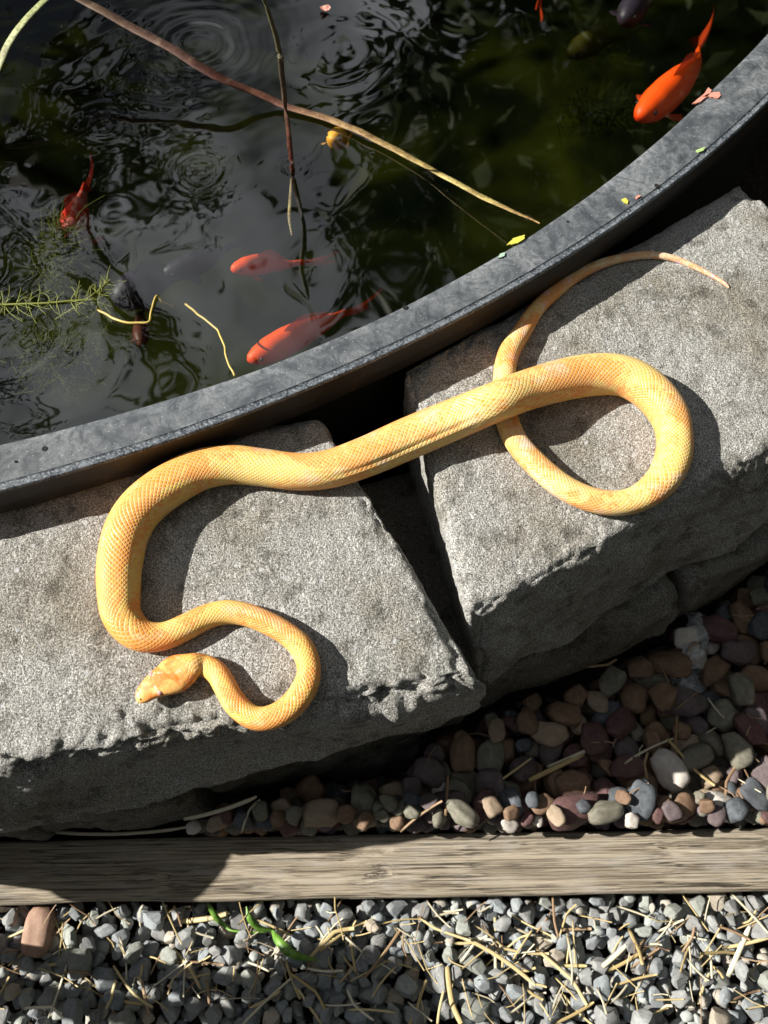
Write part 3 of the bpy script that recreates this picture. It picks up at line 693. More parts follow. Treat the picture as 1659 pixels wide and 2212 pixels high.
big = [((660, 2045), (760, 1990), 9, 'golden'), ((380, 2048), (440, 2130), 7, 'golden'), ((180, 2205), (275, 2218), 9, 'pale'), ((1573, 2110), (1612, 2000), 12, 'pale'), ((955, 2090), (985, 2205), 12, 'golden'),
       ((990, 2010), (1155, 2115), 9, 'golden'), ((1170, 2035), (1270, 2160), 8, 'golden'), ((1290, 2095), (1345, 2040), 11, 'pale'), ((1350, 2000), (1385, 2080), 8, 'golden'), ((1560, 2050), (1670, 2020), 8, 'golden'),
       ((1010, 2040), (900, 1985), 6, 'golden'), ((1190, 2210), (1280, 2165), 7, 'golden'), ((1500, 2050), (1600, 2058), 7, 'golden'), ((520, 2212), (640, 2100), 6, 'pale'), ((640, 2085), (710, 2170), 6, 'golden'),
       ((640, 2130), (700, 2220), 6, 'golden'), ((790, 2110), (870, 2005), 7, 'brown'), ((1185, 2065), (1080, 2050), 6, 'golden'), ((1060, 2100), (1075, 2040), 7, 'pale'), ((1510, 2170), (1525, 2100), 7, 'golden'), ((240, 2095), (330, 2180), 6, 'golden'), ((385, 1995), (500, 1975), 12, 'golden'), ((690, 2040), (790, 1985), 6, 'golden')]
k = 0
for (a, b, w_, c) in big:
    A_, B_ = P(*a, -.335), P(*b, -.335); mid = (A_+B_)/2; d = B_-A_
    o = place_straw(mid[0], mid[1], math.atan2(d[1], d[0]), float(np.hypot(d[0], d[1])), .8*w_*mpp(*a, -.335), c, k); k += 1
    tag(o, 'thick %s straw stalk on the gravel in front of the timber' % c, 'straw', 'thick %s straw stalks on the gravel' % c)
for i in range(330):
    x, y = RNG.uniform(-.46, .48), RNG.uniform(-.15, tl0[1]-.006)
    dens = .5+.5*sstep(-.1, .25, x)
    if RNG.random() > dens+.25: continue
    c = ['golden', 'pale', 'brown'][RNG.choice(3, p=[.5, .27, .23])]
    o = place_straw(x, y, RNG.uniform(0, 6.28), RNG.uniform(.010, .050), RNG.uniform(.0009, .0022)*(.7+.9*RNG.random()**3), c, i)
    tag(o, 'thin %s straw scattered over the gravel in front of the timber' % c, 'straw', 'thin %s straw on the gravel' % c)
for (a, b, w_, c) in [((1125, 1695), (1240, 1640), 9, 'golden'), ((1165, 1660), (1270, 1625), 6, 'pale'), ((1310, 1660), (1420, 1605), 4, 'pale'), ((1395, 1620), (1495, 1710), 5, 'golden'), ((440, 1782), (590, 1742), 7, 'pale'), ((545, 1800), (580, 1735), 4, 'pale'), ((950, 1770), (957, 1690), 5, 'brown'),
                      ((1355, 1705), (1352, 1640), 5, 'brown'), ((1430, 1560), (1415, 1650), 4, 'brown'), ((1480, 1770), (1540, 1660), 5, 'brown'), ((1060, 1700), (1130, 1650), 4, 'golden'), ((1230, 1490), (1290, 1465), 4, 'brown'), ((90, 1806), (420, 1800), 6, 'pale'), ((860, 1800), (940, 1740), 4, 'brown')]:
    A_, B_ = P(*a, -.315), P(*b, -.315); mid = (A_+B_)/2; d = B_-A_
    o = place_straw(mid[0], mid[1], math.atan2(d[1], d[0]), float(np.hypot(d[0], d[1])), w_*mpp(*a, -.315), c, k); k += 1
    tag(o, '%s straw lying on the shaded river pebbles' % c, 'straw', '%s straw on the river pebbles' % c)

for i in range(60):
    x, y = strip_region()
    if not inframe((x, y, -.32), 0): continue
    c = 'brown' if RNG.random() < .75 else 'pale'
    o = place_straw(x, y, RNG.uniform(0, 6.28), RNG.uniform(.010, .032), RNG.uniform(.0009, .0016), c, i)
    tag(o, 'short %s straw bit dropped between the shaded river pebbles' % c, 'straw', 'short %s straw bits between the river pebbles' % c)
# green sprout by the timber
def blade(pts, wid, fold=.25, thick=.0006, n=24):
    pts = catmull(pts, n); t = np.gradient(pts, axis=0); t /= np.linalg.norm(t, axis=1)[:, None]
    s = np.cross(t, [0, 0, 1.]); s /= np.linalg.norm(s, axis=1)[:, None]+1e-9; up = np.cross(s, t)
    wv = np.interp(np.linspace(0, 1, n), np.linspace(0, 1, len(wid)), wid)[:, None]/2
    rows = [pts-s*wv+up*wv*fold, pts, pts+s*wv+up*wv*fold, pts+s*wv*.98+up*(wv*fold-thick), pts-up*thick, pts-s*wv*.98+up*(wv*fold-thick)]
    V = np.stack(rows, 1).reshape(-1, 3); return V, gridfaces(n, 6, True)
sp_c = P(585, 2000, -.33)
sp = thing('weed_sprout', 'small green weed sprout with pointed leaves beside the timber', 'weed', tuple(sp_c))
lf = lambda pp, w_: part('leaf', *blade([P(x, y, z) for x, y, z in pp], np.array(w_)*mpp(600, 2000, -.32), .22, .0003), m_weed, sp, False)
lf([(588, 2010, -.325), (600, 2030, -.312), (625, 2056, -.305), (655, 2068, -.31), (690, 2075, -.322)], [5, 17, 20, 13, 1])
lf([(588, 2010, -.325), (560, 2004, -.318), (540, 1985, -.31), (532, 1958, -.31)], [5, 13, 13, 2])
lf([(490, 2002, -.33), (470, 1985, -.318), (455, 1962, -.312), (447, 1948, -.315)], [7, 13, 11, 2])
lf([(588, 2010, -.326), (545, 2014, -.325), (500, 2010, -.326), (488, 2002, -.33)], [3, 4, 4, 5])

# crumpled plastic scrap
def plastic():
    s = M('clear_plastic_film', (.72, .74, .76), .25, .5); s.set(alpha=s.ramp(s.noise(s.coord(), 90, 4, .6, 1.), (.34, .12), (.64, .60)))
    pts = catmull([P(x, y, z) for x, y, z in [(1492, 1340, -.300), (1487, 1380, -.298), (1478, 1420, -.302), (1470, 1455, -.300), (1476, 1490, -.305), (1470, 1525, -.308)]], 60)
    wv = np.interp(np.linspace(0, 1, 60), [0, .3, .55, .72, .88, 1], [.026, .034, .030, .046, .040, .018])
    t = np.gradient(pts, axis=0); t /= np.linalg.norm(t, axis=1)[:, None]; sd = np.cross(t, [0, 0, 1.])
    u = np.linspace(-.5, .5, 30); V = pts[:, None]+sd[:, None]*(u[None, :, None]*wv[:, None, None])
    V = V.reshape(-1, 3); V[:, 2] = np.convolve(np.pad(np.array([min(hm_at(a_, b_), -.27) for a_, b_ in V[:, :2]]), 60, 'edge'), np.ones(121)/121, 'valid')+.004; V[:, 2] += .007*fbm(V*np.array([1, .5, 1]), 45, 2, 5)+.012*np.cos(np.tile(u, 60)*3.1)
    V[:, 0] += .003*fbm(V, 60, 2, 9)
    tag(obj('plastic_scrap', mesh('plastic_scrap', V, gridfaces(60, 30)), s.m), 'crumpled strip of clear plastic film lying on the river pebbles', 'plastic scrap')
plastic()

# ------------------------------------------------------------------ snake
HEAD = [(0, 0, 5, .70), (3, 3, 20, .60), (9, 5.5, 31, .58), (22, 6, 40, .56), (34, 3, 46, .56), (45, 1, 52, .56), (57, 0, 59, .54), (72, 1.5, 67, .52), (92, 1.5, 80, .43), (108, .5, 82, .42), (124, 1.5, 75, .46), (138, 3, 63, .55), (150, 2, 53, .66)]
snk = []
for s_, c_, w_, asp in HEAD:
    snk.append((289+s_*.873+c_*.487, 1506-s_*.487+c_*.873, w_, asp, float(np.interp(s_, [100, 124, 138, 150], [1, .7, .35, .12]))))
BODY = [(440, 1437, 48), (468, 1452, 49), (488, 1486, 50), (512, 1525, 51), (555, 1553, 51), (608, 1541, 55), (653, 1496, 56), (668, 1447, 52), (652, 1399, 53), (618, 1368, 50), (579, 1346, 50), (534, 1328, 50), (490, 1322, 52), (446, 1332, 54), (404, 1353, 57), (352, 1375, 61),
        (300, 1371, 72), (264, 1332, 82), (257, 1282, 90), (259, 1215, 96), (276, 1143, 98), (312, 1090, 98), (370, 1046, 96), (432, 1015, 91), (500, 1004, 86), (567, 1010, 83), (640, 1019, 82), (708, 1014, 84), (785, 989, 88), (885, 946, 92), (985, 904, 90), (1070, 869, 87), (1150, 839, 89), (1255, 813, 93),
        (1340, 811, 90), (1400, 841, 88), (1442, 890, 84), (1457, 940, 77), (1453, 993, 77), (1425, 1043, 70), (1368, 1081, 58), (1300, 1085, 55), (1225, 1057, 55), (1158, 1003, 54), (1110, 945, 51), (1090, 880, 49), (1090, 805, 48), (1101, 758, 46), (1128, 716, 40), (1160, 667, 34), (1199, 631, 30), (1249, 594, 25), (1304, 568, 21.5), (1354, 556, 18.5),
        (1404, 551, 17), (1454, 558, 14.5), (1504, 578, 12), (1544, 599, 9.5), (1569, 615, 7), (1577, 625, 3)]
for k_, (x, y, w_) in enumerate(BODY): snk.append((x, y, w_, (.74, .80, .84)[k_] if k_ < 3 else .86, 0.))
def build_snake():
    ctl = np.array(snk); over = np.array([np.exp(-((x-1075)/95.)**2) if (y < 960 and y > 780 and w_ > 80) else 0 for x, y, w_, _, _ in snk])
    world = []; hw = []
    for i, (x, y, w_, asp, hd) in enumerate(snk):
        z = .0
        for _ in range(3):
            a = w_/2*mpp(x, y, z); z = a*asp*.94+.0225*over[i]
        if hd: z = max(z, .0095)+.0020*(1-sstep(7, 13, i))
        world.append(P(x, y, z)); hw.append((a, asp, hd))
    pts = np.hstack([np.array(world), np.array(hw)])
    sm = catmull(pts, 3000); seg = np.linalg.norm(np.diff(sm[:, :3], axis=0), axis=1); s = np.concatenate([[0], np.cumsum(seg)])
    n = int(s[-1]/.0014); su = np.linspace(0, s[-1], n); D = np.stack([np.interp(su, s, sm[:, k]) for k in range(6)], 1)
    C, a, asp, hd = D[:, :3], np.maximum(D[:, 3], .0006), D[:, 4], np.clip(D[:, 5], 0, 1)
    a[0] *= .3
    C[:, 0] = np.convolve(np.pad(C[:, 0], 4, 'edge'), np.ones(9)/9, 'valid'); C[:, 1] = np.convolve(np.pad(C[:, 1], 4, 'edge'), np.ones(9)/9, 'valid')
    T = np.gradient(C, axis=0); T /= np.linalg.norm(T, axis=1)[:, None]
    S = np.cross(T, [0, 0, 1.]); S /= np.linalg.norm(S, axis=1)[:, None]; U = np.cross(S, T)
    NS = 56; th = np.linspace(0, 2*math.pi, NS, endpoint=False)+math.pi*1.5     # seam along the belly
    ct, st = np.cos(th), np.sin(th)
    e = 2.25-.0*hd
    sx = np.sign(ct)*np.abs(ct)**(2/2.25); sy = np.sign(st)*np.abs(st)**(2/2.25)
    b = a*asp
    lowf = np.where(sy < 0, .94, 1.0)
    # soft muscle folds along the flank
    q = np.stack([su*1., su*0, su*0], 1)
    fm = sstep(-.15, .45, vnoise(q*7, 5))[:, None]*(1-hd[:, None])*sstep(.011, .017, a)[:, None]; tb = th[None]-math.pi*1.5; wob = .10*vnoise(q*5, 9)[:, None]
    fold = fm*(.075*np.exp(-((tb-math.pi*.74+wob)/.10)**2)+.045*np.exp(-((tb-math.pi*.60+wob)/.10)**2)-.02*np.exp(-((tb-math.pi*.67+wob)/.10)**2))
    mouth = .07*np.exp(-((sy[None]+.18)/.09)**2)*hd[:, None]
    fold = fold+mouth
    rad = 1-fold
    # head: flatter crown, brow ridge, cheek
    top = (sy > 0)[None]*hd[:, None]*np.clip(np.abs(sx)[None]-.2, 0, 1)*.18*np.sin(np.clip(su/.045, 0, 1)*math.pi)[:, None]
    V = C[:, None]+rad[..., None]*(sx[None, :, None]*a[:, None, None]*S[:, None]+((sy*lowf)[None]+top)[..., None]*b[:, None, None]*U[:, None])
    V[..., 2] = np.maximum(V[..., 2], .0006)
    V = V.reshape(-1, 3); Fq = gridfaces(n, NS, True)
    Fl = [tuple(f) for f in Fq]+[tuple(range(NS)), tuple((n-1)*NS+i for i in range(NS-1, -1, -1))]
    root = C[n//3]*np.array([1, 1, 0])
    me = mesh('python_snake', V-root, Fl)
    # scale lattice: unit cells per row / per ring
    NR = 30.0; cum = np.concatenate([[0], np.cumsum(np.diff(su)/(2*math.pi*np.maximum(a[:-1], .0022)*.92/NR*1.25))])
    ring = np.arange(len(V))//NS; seg_ = np.arange(len(V)) % NS
    uv = me.uv_layers.new(name='scales'); li = np.empty(len(me.loops), np.int32); me.loops.foreach_get('vertex_index', li)
    u_ = cum[ring[li]]; v_ = seg_[li]/NS*NR
    lf0 = np.arange(len(Fq)*4).reshape(-1, 4); lastcol = (seg_[Fq[:, 0]] == NS-1)
    v_[lf0[lastcol][:, 2]] = NR; v_[lf0[lastcol][:, 3]] = NR
    uv.data.foreach_set('uv', np.stack([u_, v_], 1).astype(np.float32).ravel())
    f_ = su/su[-1]
    tone = np.stack([np.interp(f_, [0, .1, .3, .45, .6, .85, 1], [1, 1, 1, 1.0, 1, .98, .98]), np.interp(f_, [0, .12, .30, .45, .62, .85, 1], [.88, .93, 1.05, 1.12, 1.04, 1.10, 1.30]), np.interp(f_, [0, .12, .30, .45, .62, .85, 1], [.75, .85, 1.25, 1.6, 1.2, 2.2, 4.5])], 1)
    tone = np.hstack([tone, sstep(.0165, .0145, a)[:, None]])
    vcol(me, 'tone', tone[ring])
    belly = np.clip((-sy-.62)/.2, 0, 1)
    light = sstep(.0, 1., vnoise(np.stack([cum*.02, cum*0, cum*0], 1), 3)*.5+.5)
    vcol(me, 'zone', np.stack([sstep(.25, .95, hd)[ring], light[ring], belly[seg_]], 1))
    o = obj('python_snake', me, m_snake); o.location = root
    tag(o, 'pale yellow and orange python stretched over both blocks, tail looped under itself', 'snake')
    # eyes, nostrils
    def at_head(fs, side, up, out_=1.0):
        i = int(np.searchsorted(su, fs)); return C[i]+S[i]*a[i]*side*out_+U[i]*b[i]*up, T[i], S[i]
    fs = 46/2212*.0+.0205
    for sd in (-1, 1):
        c, tdir_, sdir = at_head(fs, sd*.72, .58)
        nb = 12; tt, pp = np.meshgrid(np.linspace(0, math.pi, nb), np.linspace(0, 2*math.pi, 16, endpoint=False), indexing='ij')
        Ve = np.stack([np.sin(tt)*np.cos(pp), np.sin(tt)*np.sin(pp), np.cos(tt)], -1).reshape(-1, 3)*np.array([.0024, .0024, .0022])+c
        oe = obj('eye', mesh('eye', Ve-root, gridfaces(nb, 16, True)), m_eye, o)
    m_n = M('nostril_dark', (.10, .03, .02), .6).m
    for sd in (-1, 1):
        c, _, _ = at_head(.0052, sd*.55, .80)
        tt, pp = np.meshgrid(np.linspace(0, math.pi, 6), np.linspace(0, 2*math.pi, 8, endpoint=False), indexing='ij')
        Ve = np.stack([np.sin(tt)*np.cos(pp), np.sin(tt)*np.sin(pp), np.cos(tt)], -1).reshape(-1, 3)*.0009+c
        obj('nostril', mesh('nostril', Ve-root, gridfaces(6, 8, True)), m_n, o)
    return su[-1]
build_snake()

# ------------------------------------------------------------------ fish
def fish_mat(name, top, side, blotch=None):
    s = M(name, top, .5, .35); a = s.n('ShaderNodeAttribute', attribute_name='tone').outputs['Color']; sp_ = s.n('ShaderNodeSeparateColor', {0: a})
    col = s.mix(sp_.outputs[0], side, top)
    if blotch: col = s.mix(s.ramp(s.noise(s.coord(), 45, 2, .5, .5), (.49, 0.), (.54, 1.)), col, blotch)
    v = s.n('ShaderNodeTexVoronoi', {'Vector': s.coord(), 'Scale': 420.}).outputs['Distance']
    s.set(color=s.mix(s.math('MULTIPLY', v, .25), col, side), normal=s.bump(v, .12, .0006)); return s.m
FM = {'orange': fish_mat('orange_fish', (.92, .095, .003), (.80, .04, .003)), 'red': fish_mat('red_white_fish', (.62, .03, .012), (.5, .03, .02), (.66, .20, .16)), 'dark': fish_mat('dark_fish', (.016, .013, .024), (.035, .022, .028)),
      'gold': fish_mat('gold_fish', (.85, .42, .03), (.62, .28, .03)), 'yellow': fish_mat('yellow_fish', (.16, .14, .015), (.12, .10, .015)), 'brown': fish_mat('brown_red_fish', (.12, .035, .02), (.10, .03, .02))}
def fin_mat(name, c):
    s = M(name, c, .4, .4); s.set(alpha=.62); return s.m
FINM = {k: fin_mat(k+'_fin', c) for k, c in {'orange': (.60, .06, .012), 'red': (.5, .05, .03), 'dark': (.03, .02, .03), 'gold': (.6, .3, .05), 'yellow': (.25, .2, .03), 'brown': (.12, .04, .025)}.items()}
m_feye = M('fish_eye', (.02, .02, .015), .1).m
def fish(label, path, wmax, col, tall=1.2, tail=.35, dorsal=True, group=None, tailw=1.0):
    """path: [(px, py, depth)] from nose to tail root; wmax: half width in metres"""
    pts = catmull([P(x, y, Z_WATER-d*1.35) for x, y, d in path], 44)
    n = len(pts); t = np.linspace(0, 1, n); T = np.gradient(pts, axis=0); T /= np.linalg.norm(T, axis=1)[:, None]
    S = np.cross(T, [0, 0, 1.]); S /= np.linalg.norm(S, axis=1)[:, None]; U = np.cross(S, T)
    w = wmax*np.interp(t, [0, .02, .08, .2, .34, .5, .7, .85, 1], [.10, .38, .66, .93, 1, .90, .55, .28, .14]); h = wmax*tall*np.interp(t, [0, .02, .08, .2, .36, .5, .7, .85, 1], [.10, .34, .60, .92, 1.08, 1.0, .66, .40, .34])
    k = 24; a = np.linspace(0, 2*math.pi, k, endpoint=False)
    V = pts[:, None]+np.cos(a)[None, :, None]*w[:, None, None]*S[:, None]+np.sin(a)[None, :, None]*h[:, None, None]*U[:, None]
    root = thing('goldfish', label, 'fish', tuple(pts[n//2]), group)
    b = part('body', V.reshape(-1, 3), [tuple(f) for f in gridfaces(n, k, True)]+[tuple(range(k)), tuple((n-1)*k+i for i in range(k-1, -1, -1))], FM[col], root)
    vcol(b.data, 'tone', np.tile(np.clip(.5+.6*np.sin(a), 0, 1)[:, None]*np.ones(3), (n, 1)))
    def sheet(rows, name):
        rows = np.array(rows); m_, j_ = rows.shape[:2]
        th_ = np.array([.0004, .0003, .0002]); V2 = np.vstack([rows.reshape(-1, 3)+th_, rows.reshape(-1, 3)-th_]); g_ = gridfaces(m_, j_)
        return part(name, V2, np.vstack([g_, g_[:, ::-1]+m_*j_]), FINM[col], root)
    Lf = np.linalg.norm(pts[-1]-pts[0])
    e_, Te, Ue, Se = pts[-1], T[-1], U[-1], S[-1]
    for sg in (1, -1):
        rows = []
        for q_ in np.linspace(0, 1, 10):
            root_p = e_-Te*.004+Ue*sg*h[-1]*.6*q_
            tip = e_+Te*tail*Lf*(.55+.45*q_)+Ue*sg*wmax*tall*1.15*q_*tailw+Se*wmax*.5*math.sin(q_*2.2)*sg
            rows.append([root_p*(1-r_)+tip*r_+Se*wmax*.25*math.sin(r_*3.1) for r_ in np.linspace(0, 1, 8)])
        sheet(rows, 'tail_fin')
    if dorsal:
        rows = []
        for q_ in np.linspace(.34, .74, 14):
            i = int(q_*(n-1)); hh = wmax*tall*.75*math.sin(min(1, (q_-.34)/.12)*math.pi/2)*(1-.65*(q_-.34)/.4)
            rows.append([pts[i]+U[i]*(h[i]*.95+hh*r_)-T[i]*(-hh*.5*r_)+S[i]*.12*wmax*r_*math.sin(q_*9) for r_ in np.linspace(0, 1, 5)])
        sheet(rows, 'dorsal_fin')
    for sg in (1, -1):
        i = int(.27*n); rows = []
        for q_ in np.linspace(-.5, .5, 7):
            base_ = pts[i]+S[i]*sg*w[i]*.9-U[i]*h[i]*.45+T[i]*q_*wmax*.3
            tip = base_+S[i]*sg*wmax*.9*(1-abs(q_))+T[i]*wmax*(.8+q_*.6)-U[i]*wmax*.3
            rows.append([base_*(1-r_)+tip*r_ for r_ in np.linspace(0, 1, 5)])
        sheet(rows, 'pectoral_fin')
        i = int(.10*n); c = pts[i]+S[i]*sg*w[i]*.90+U[i]*h[i]*.28
        tt, pp = np.meshgrid(np.linspace(0, math.pi, 8), np.linspace(0, 2*math.pi, 10, endpoint=False), indexing='ij')
        part('eye', np.stack([np.sin(tt)*np.cos(pp), np.sin(tt)*np.sin(pp), np.cos(tt)], -1).reshape(-1, 3)*wmax*.15+c, gridfaces(8, 10, True), m_feye, root)
    return root
fish('plump bright orange goldfish swimming close to the rim, tail curled away', [(1378, 252, .020), (1412, 226, .024), (1448, 196, .028), (1480, 166, .036), (1502, 138, .045), (1506, 112, .05)], .0195, 'orange', 1.15, .42)
fish('long orange goldfish hugging the tank wall below the thin yellow stem', [(535, 779, .030), (590, 752, .034), (650, 722, .042), (710, 694, .055), (745, 676, .062)], .0138, 'orange', 1.15, .40)
fish('slim orange goldfish with a pale fading tail under the bent stem', [(499, 582, .035), (535, 575, .04), (575, 571, .05), (615, 572, .058), (655, 566, .06)], .0100, 'orange', 1.15, .45)
fish('golden fish poking its head up beside the fallen reed leaf', [(716, 300, .012), (728, 300, .022), (740, 299, .045), (750, 297, .075)], .0110, 'gold', 1.05, .4)
fish('red and white goldfish swimming down past the green algae', [(146, 548, .045), (158, 505, .045), (172, 455, .05), (185, 405, .06)], .0170, 'red', 1.2, .35)
fish('dark purple fish facing the pond edge beyond the plump orange goldfish', [(1346, 44, .022), (1368, 18, .026), (1395, -14, .035), (1420, -45, .05)], .0175, 'dark', 1.1, .35)
fish('dark fish beneath the looping yellow runner', [(245, 652, .05), (290, 628, .055), (345, 606, .06), (400, 590, .07)], .0185, 'dark', 1.15, .35)
fish('dark slender fish following the fish beneath the yellow runner', [(352, 590, .045), (410, 575, .05), (460, 553, .055), (500, 530, .06)], .012, 'dark', 1.15, .4)
fish('small brown red fish pointing down under the yellow runner', [(305, 745, .06), (304, 720, .065), (306, 690, .075), (310, 665, .085)], .0085, 'brown', 1.2, .35)
fish('orange fish seen by its tail tip at the far side of the pond', [(1188, -66, .03), (1183, -46, .03), (1177, -24, .032), (1173, -6, .036)], .011, 'orange', 1.2, .5)
fish('blurred yellow fish deep in the pond', [(1225, 118, .12), (1260, 100, .12), (1300, 88, .13), (1340, 80, .14)], .016, 'yellow', 1.1, .35)

# ------------------------------------------------------------------ plants in and over the pond
def reed(name, label, pts, wid, cols, fold=.35, n=120, mat=m_leaf, cat='reed'):
    c = [P(x, y, z) for x, y, z in pts]; wv = [w_*mpp(x, y, z) for (x, y, z), w_ in zip(pts, wid)]
    V, Fc = blade(c, wv, fold, .0012, n)
    if n > 60: V = V+np.stack([.0006*vnoise(V*60, 3), .0006*vnoise(V*60, 4), .0010*vnoise(V*40, 5)], 1)
    me = mesh(name, V, Fc, False); tpar = np.repeat(np.linspace(0, 1, n), 6)
    vcol(me, 'tone', np.stack([np.interp(tpar, np.linspace(0, 1, len(cols)), [k_[i] for k_ in cols]) for i in range(3)], 1))
    return tag(obj(name, me, mat), label, cat)
zw = Z_WATER
reed('reed_leaf', 'long dry brown reed leaf fallen across the pond, golden at its tip on the rim', [(120, -30, .10), (250, 42, .085), (380, 112, .07), (470, 168, .055), (560, 205, .035), (620, 232, zw+.004), (720, 262, zw+.004), (830, 312, zw+.005), (930, 365, zw+.008), (1050, 430, zw+.016), (1166, 483, Z_RIM+.002)],
     [16, 20, 22, 24, 18, 17, 16, 15, 11, 12, 2], [(.20, .14, .09), (.17, .10, .065), (.14, .07, .05), (.15, .05, .03), (.22, .085, .05), (.26, .13, .09), (.42, .27, .13), (.46, .32, .13), (.52, .42, .14), (.56, .46, .16), (.42, .26, .09)])
def tri(direct, mirror):
    best = None
    for z in np.linspace(zw, zw+.5, 400):
        a_ = P(*direct, z); b_ = P(*mirror, 2*zw-z); e_ = np.hypot(a_[0]-b_[0], a_[1]-b_[1])
        if best is None or e_ < best[0]: best = (e_, z)
    return best[1]
zb = tri((607, 130), (722, 550)); ze = tri((570, 0), (690, 640))
reed('bent_reed_stem', 'dark bent reed stem standing in the water with a small ring around its foot', [(633, 372, zw-.02), (632, 365, zw), (624, 290, zw+(zb-zw)*.33), (614, 200, zw+(zb-zw)*.70), (607, 132, zb), (604, 118, zb+.002), (590, 62, zb+(ze-zb)*.5), (568, -6, ze), (540, -80, ze+.01)],
     [9, 10, 11, 11, 12, 12, 10, 9, 7], [(.20, .05, .03), (.17, .045, .025), (.12, .05, .03), (.09, .07, .035), (.10, .08, .04), (.09, .09, .03), (.10, .10, .04), (.12, .12, .05)], .5, 90)
reed('green_reed_leaf', 'pale green reed leaf arching over the corner of the pond', [(-40, 230, .05), (-8, 160, .07), (20, 95, .085), (60, 40, .095), (120, -20, .10)], [15, 17, 17, 16, 14], [(.36, .40, .17), (.46, .50, .26), (.42, .46, .22), (.30, .36, .14)], .35, 50)
reed('dead_leaf_tip', 'thin yellow leaf tip hanging in the water below the bent stem', [(629, 385, zw-.004), (627, 430, zw-.006), (625, 470, zw-.008), (630, 508, zw-.012)], [3, 7, 7, 2], [(.25, .2, .08), (.42, .36, .15), (.36, .3, .12)], .2, 30, cat='leaf')
def runner(label, pts, r):
    c = catmull([P(x, y, z) for x, y, z in pts], 70); c += .0012*np.stack([vnoise(c*90, 1), vnoise(c*90, 2), 0*c[:, 0]], 1)
    V, Fc = tube(c, r*np.linspace(1, .75, 70)); tag(obj('plant_runner', mesh('plant_runner', V, Fc), m_runner), label, 'plant stem')
runner('looping yellow plant runner at the water surface', [(212, 668, zw-.004), (250, 690, zw+.001), (290, 697, zw+.002), (322, 695, zw+.002), (328, 668, zw+.001), (338, 640, zw+.001), (352, 652, zw-.006), (372, 662, zw-.015)], .0013)
runner('thin yellow plant stem reaching the rim beside the long orange goldfish', [(400, 655, zw-.012), (432, 684, zw-.005), (468, 712, zw-.001), (484, 745, zw+.001), (492, 780, zw+.001), (506, 812, zw+.003)], .0012)
def waterweed(label, pts, r, nwh, llen, mat, seed, name='waterweed'):
    rg = np.random.default_rng(seed); c = catmull([P(x, y, z) for x, y, z in pts], 60)
    root = thing(name, label, 'water plant', tuple(c[0]))
    part('stem', *tube(c, r), mat, root)
    ps = []
    for i in np.sort(rg.integers(2, 57, nwh+3)):
        t_ = c[min(i+1, 59)]-c[i-1]; t_ /= np.linalg.norm(t_); a_ = np.cross(t_, [0, 0, 1.]); a_ /= np.linalg.norm(a_); b_ = np.cross(a_, t_)
        for k_ in range(6):
            th = k_*math.pi/3+rg.uniform(-.3, .3); d = math.cos(th)*a_+.6*math.sin(th)*b_; l_ = llen*rg.uniform(.25, 1.3); cv = rg.uniform(-1.2, 1.6)
            q_ = np.linspace(0, 1, 6)[:, None]; path = c[i]+d*l_*q_+t_*l_*(.25*q_+cv*q_*q_*.6)
            path[:, 2] = np.minimum(path[:, 2], zw+.004)
            ps.append(tube(path, .00055*np.linspace(1, .4, 6), 4, .5))
    V, Fc = join(ps); lo = part('leaf_whorls', V, Fc, mat, root); lo['kind'] = 'stuff'
waterweed('yellow green waterweed strand floating at the surface', [(-30, 660, zw-.001), (40, 657, zw+.001), (100, 655, zw+.001), (160, 650, zw), (215, 652, zw-.006), (260, 690, zw-.03)], .0011, 12, .020, m_waterweed, 3)
waterweed('waterweed tip rising behind the floating strand', [(120, 690, zw-.03), (175, 655, zw-.008), (215, 625, zw-.001), (238, 605, zw-.002)], .0009, 10, .011, m_waterweed, 4)
def algae(label, ctr, spread, depth, n_, seed):
    rg = np.random.default_rng(seed); ps = []
    base = P(*ctr, zw-depth)
    for _ in range(n_):
        a_ = rg.uniform(0, 6.28); rr_ = abs(rg.normal(0, .5)); p0 = base+np.array([math.cos(a_)*spread[0]*rr_, math.sin(a_)*spread[1]*rr_, -rg.uniform(0, .03)])
        d = rg.normal(size=3)*np.array([1, 1, .5]); d /= np.linalg.norm(d); l_ = rg.uniform(.008, .024); q_ = np.linspace(0, 1, 6)[:, None]
        path = p0+d*l_*q_+rg.normal(size=3)*.01*q_*q_; path[:, 2] = np.minimum(path[:, 2], zw-.004)
        ps.append(tube(path, .0008*np.linspace(1, .4, 6), 4, .4))
    V, Fc = join(ps); o = obj('algae_clump', mesh('algae_clump', V, Fc), m_algae); tag(o, label, 'algae'); kind(o, 'stuff')
algae('mossy green algae clump beside the red and white goldfish', (120, 520), (.020, .045), .035, 900, 1)
algae('dark green algae trailing under the floating waterweed', (120, 760), (.045, .035), .06, 900, 2)
algae('sunlit green algae cloud beside the plump orange goldfish', (1290, 220), (.06, .045), .20, 700, 3)
algae('dim green algae cloud far out in the pond', (1290, 80), (.05, .04), .22, 400, 4)
# small drifting things
def petal():
    c = P(701, 23, zw+.001); a_ = np.linspace(0, 2*math.pi, 14, endpoint=False); r_ = .0062*(1+.25*np.sin(3*a_+1)+.12*np.sin(7*a_))
    rings = [np.stack([c[0]+r_*k_*np.cos(a_), c[1]+.8*r_*k_*np.sin(a_), c[2]+.0035*k_**2*(1+.5*np.sin(2*a_))], 1) for k_ in (.05, .5, 1)]
    s = M('pink_petal', (.50, .22, .20), .6); s.set(color=s.ramp(s.noise(s.coord(), 300, 3), (.4, (.42, .10, .12)), (.6, (.58, .38, .22))))
    tag(obj('fallen_petal', mesh('fallen_petal', np.vstack(rings), gridfaces(3, 14, True)), s.m), 'small curled pink petal floating on the pond', 'petal')
petal()

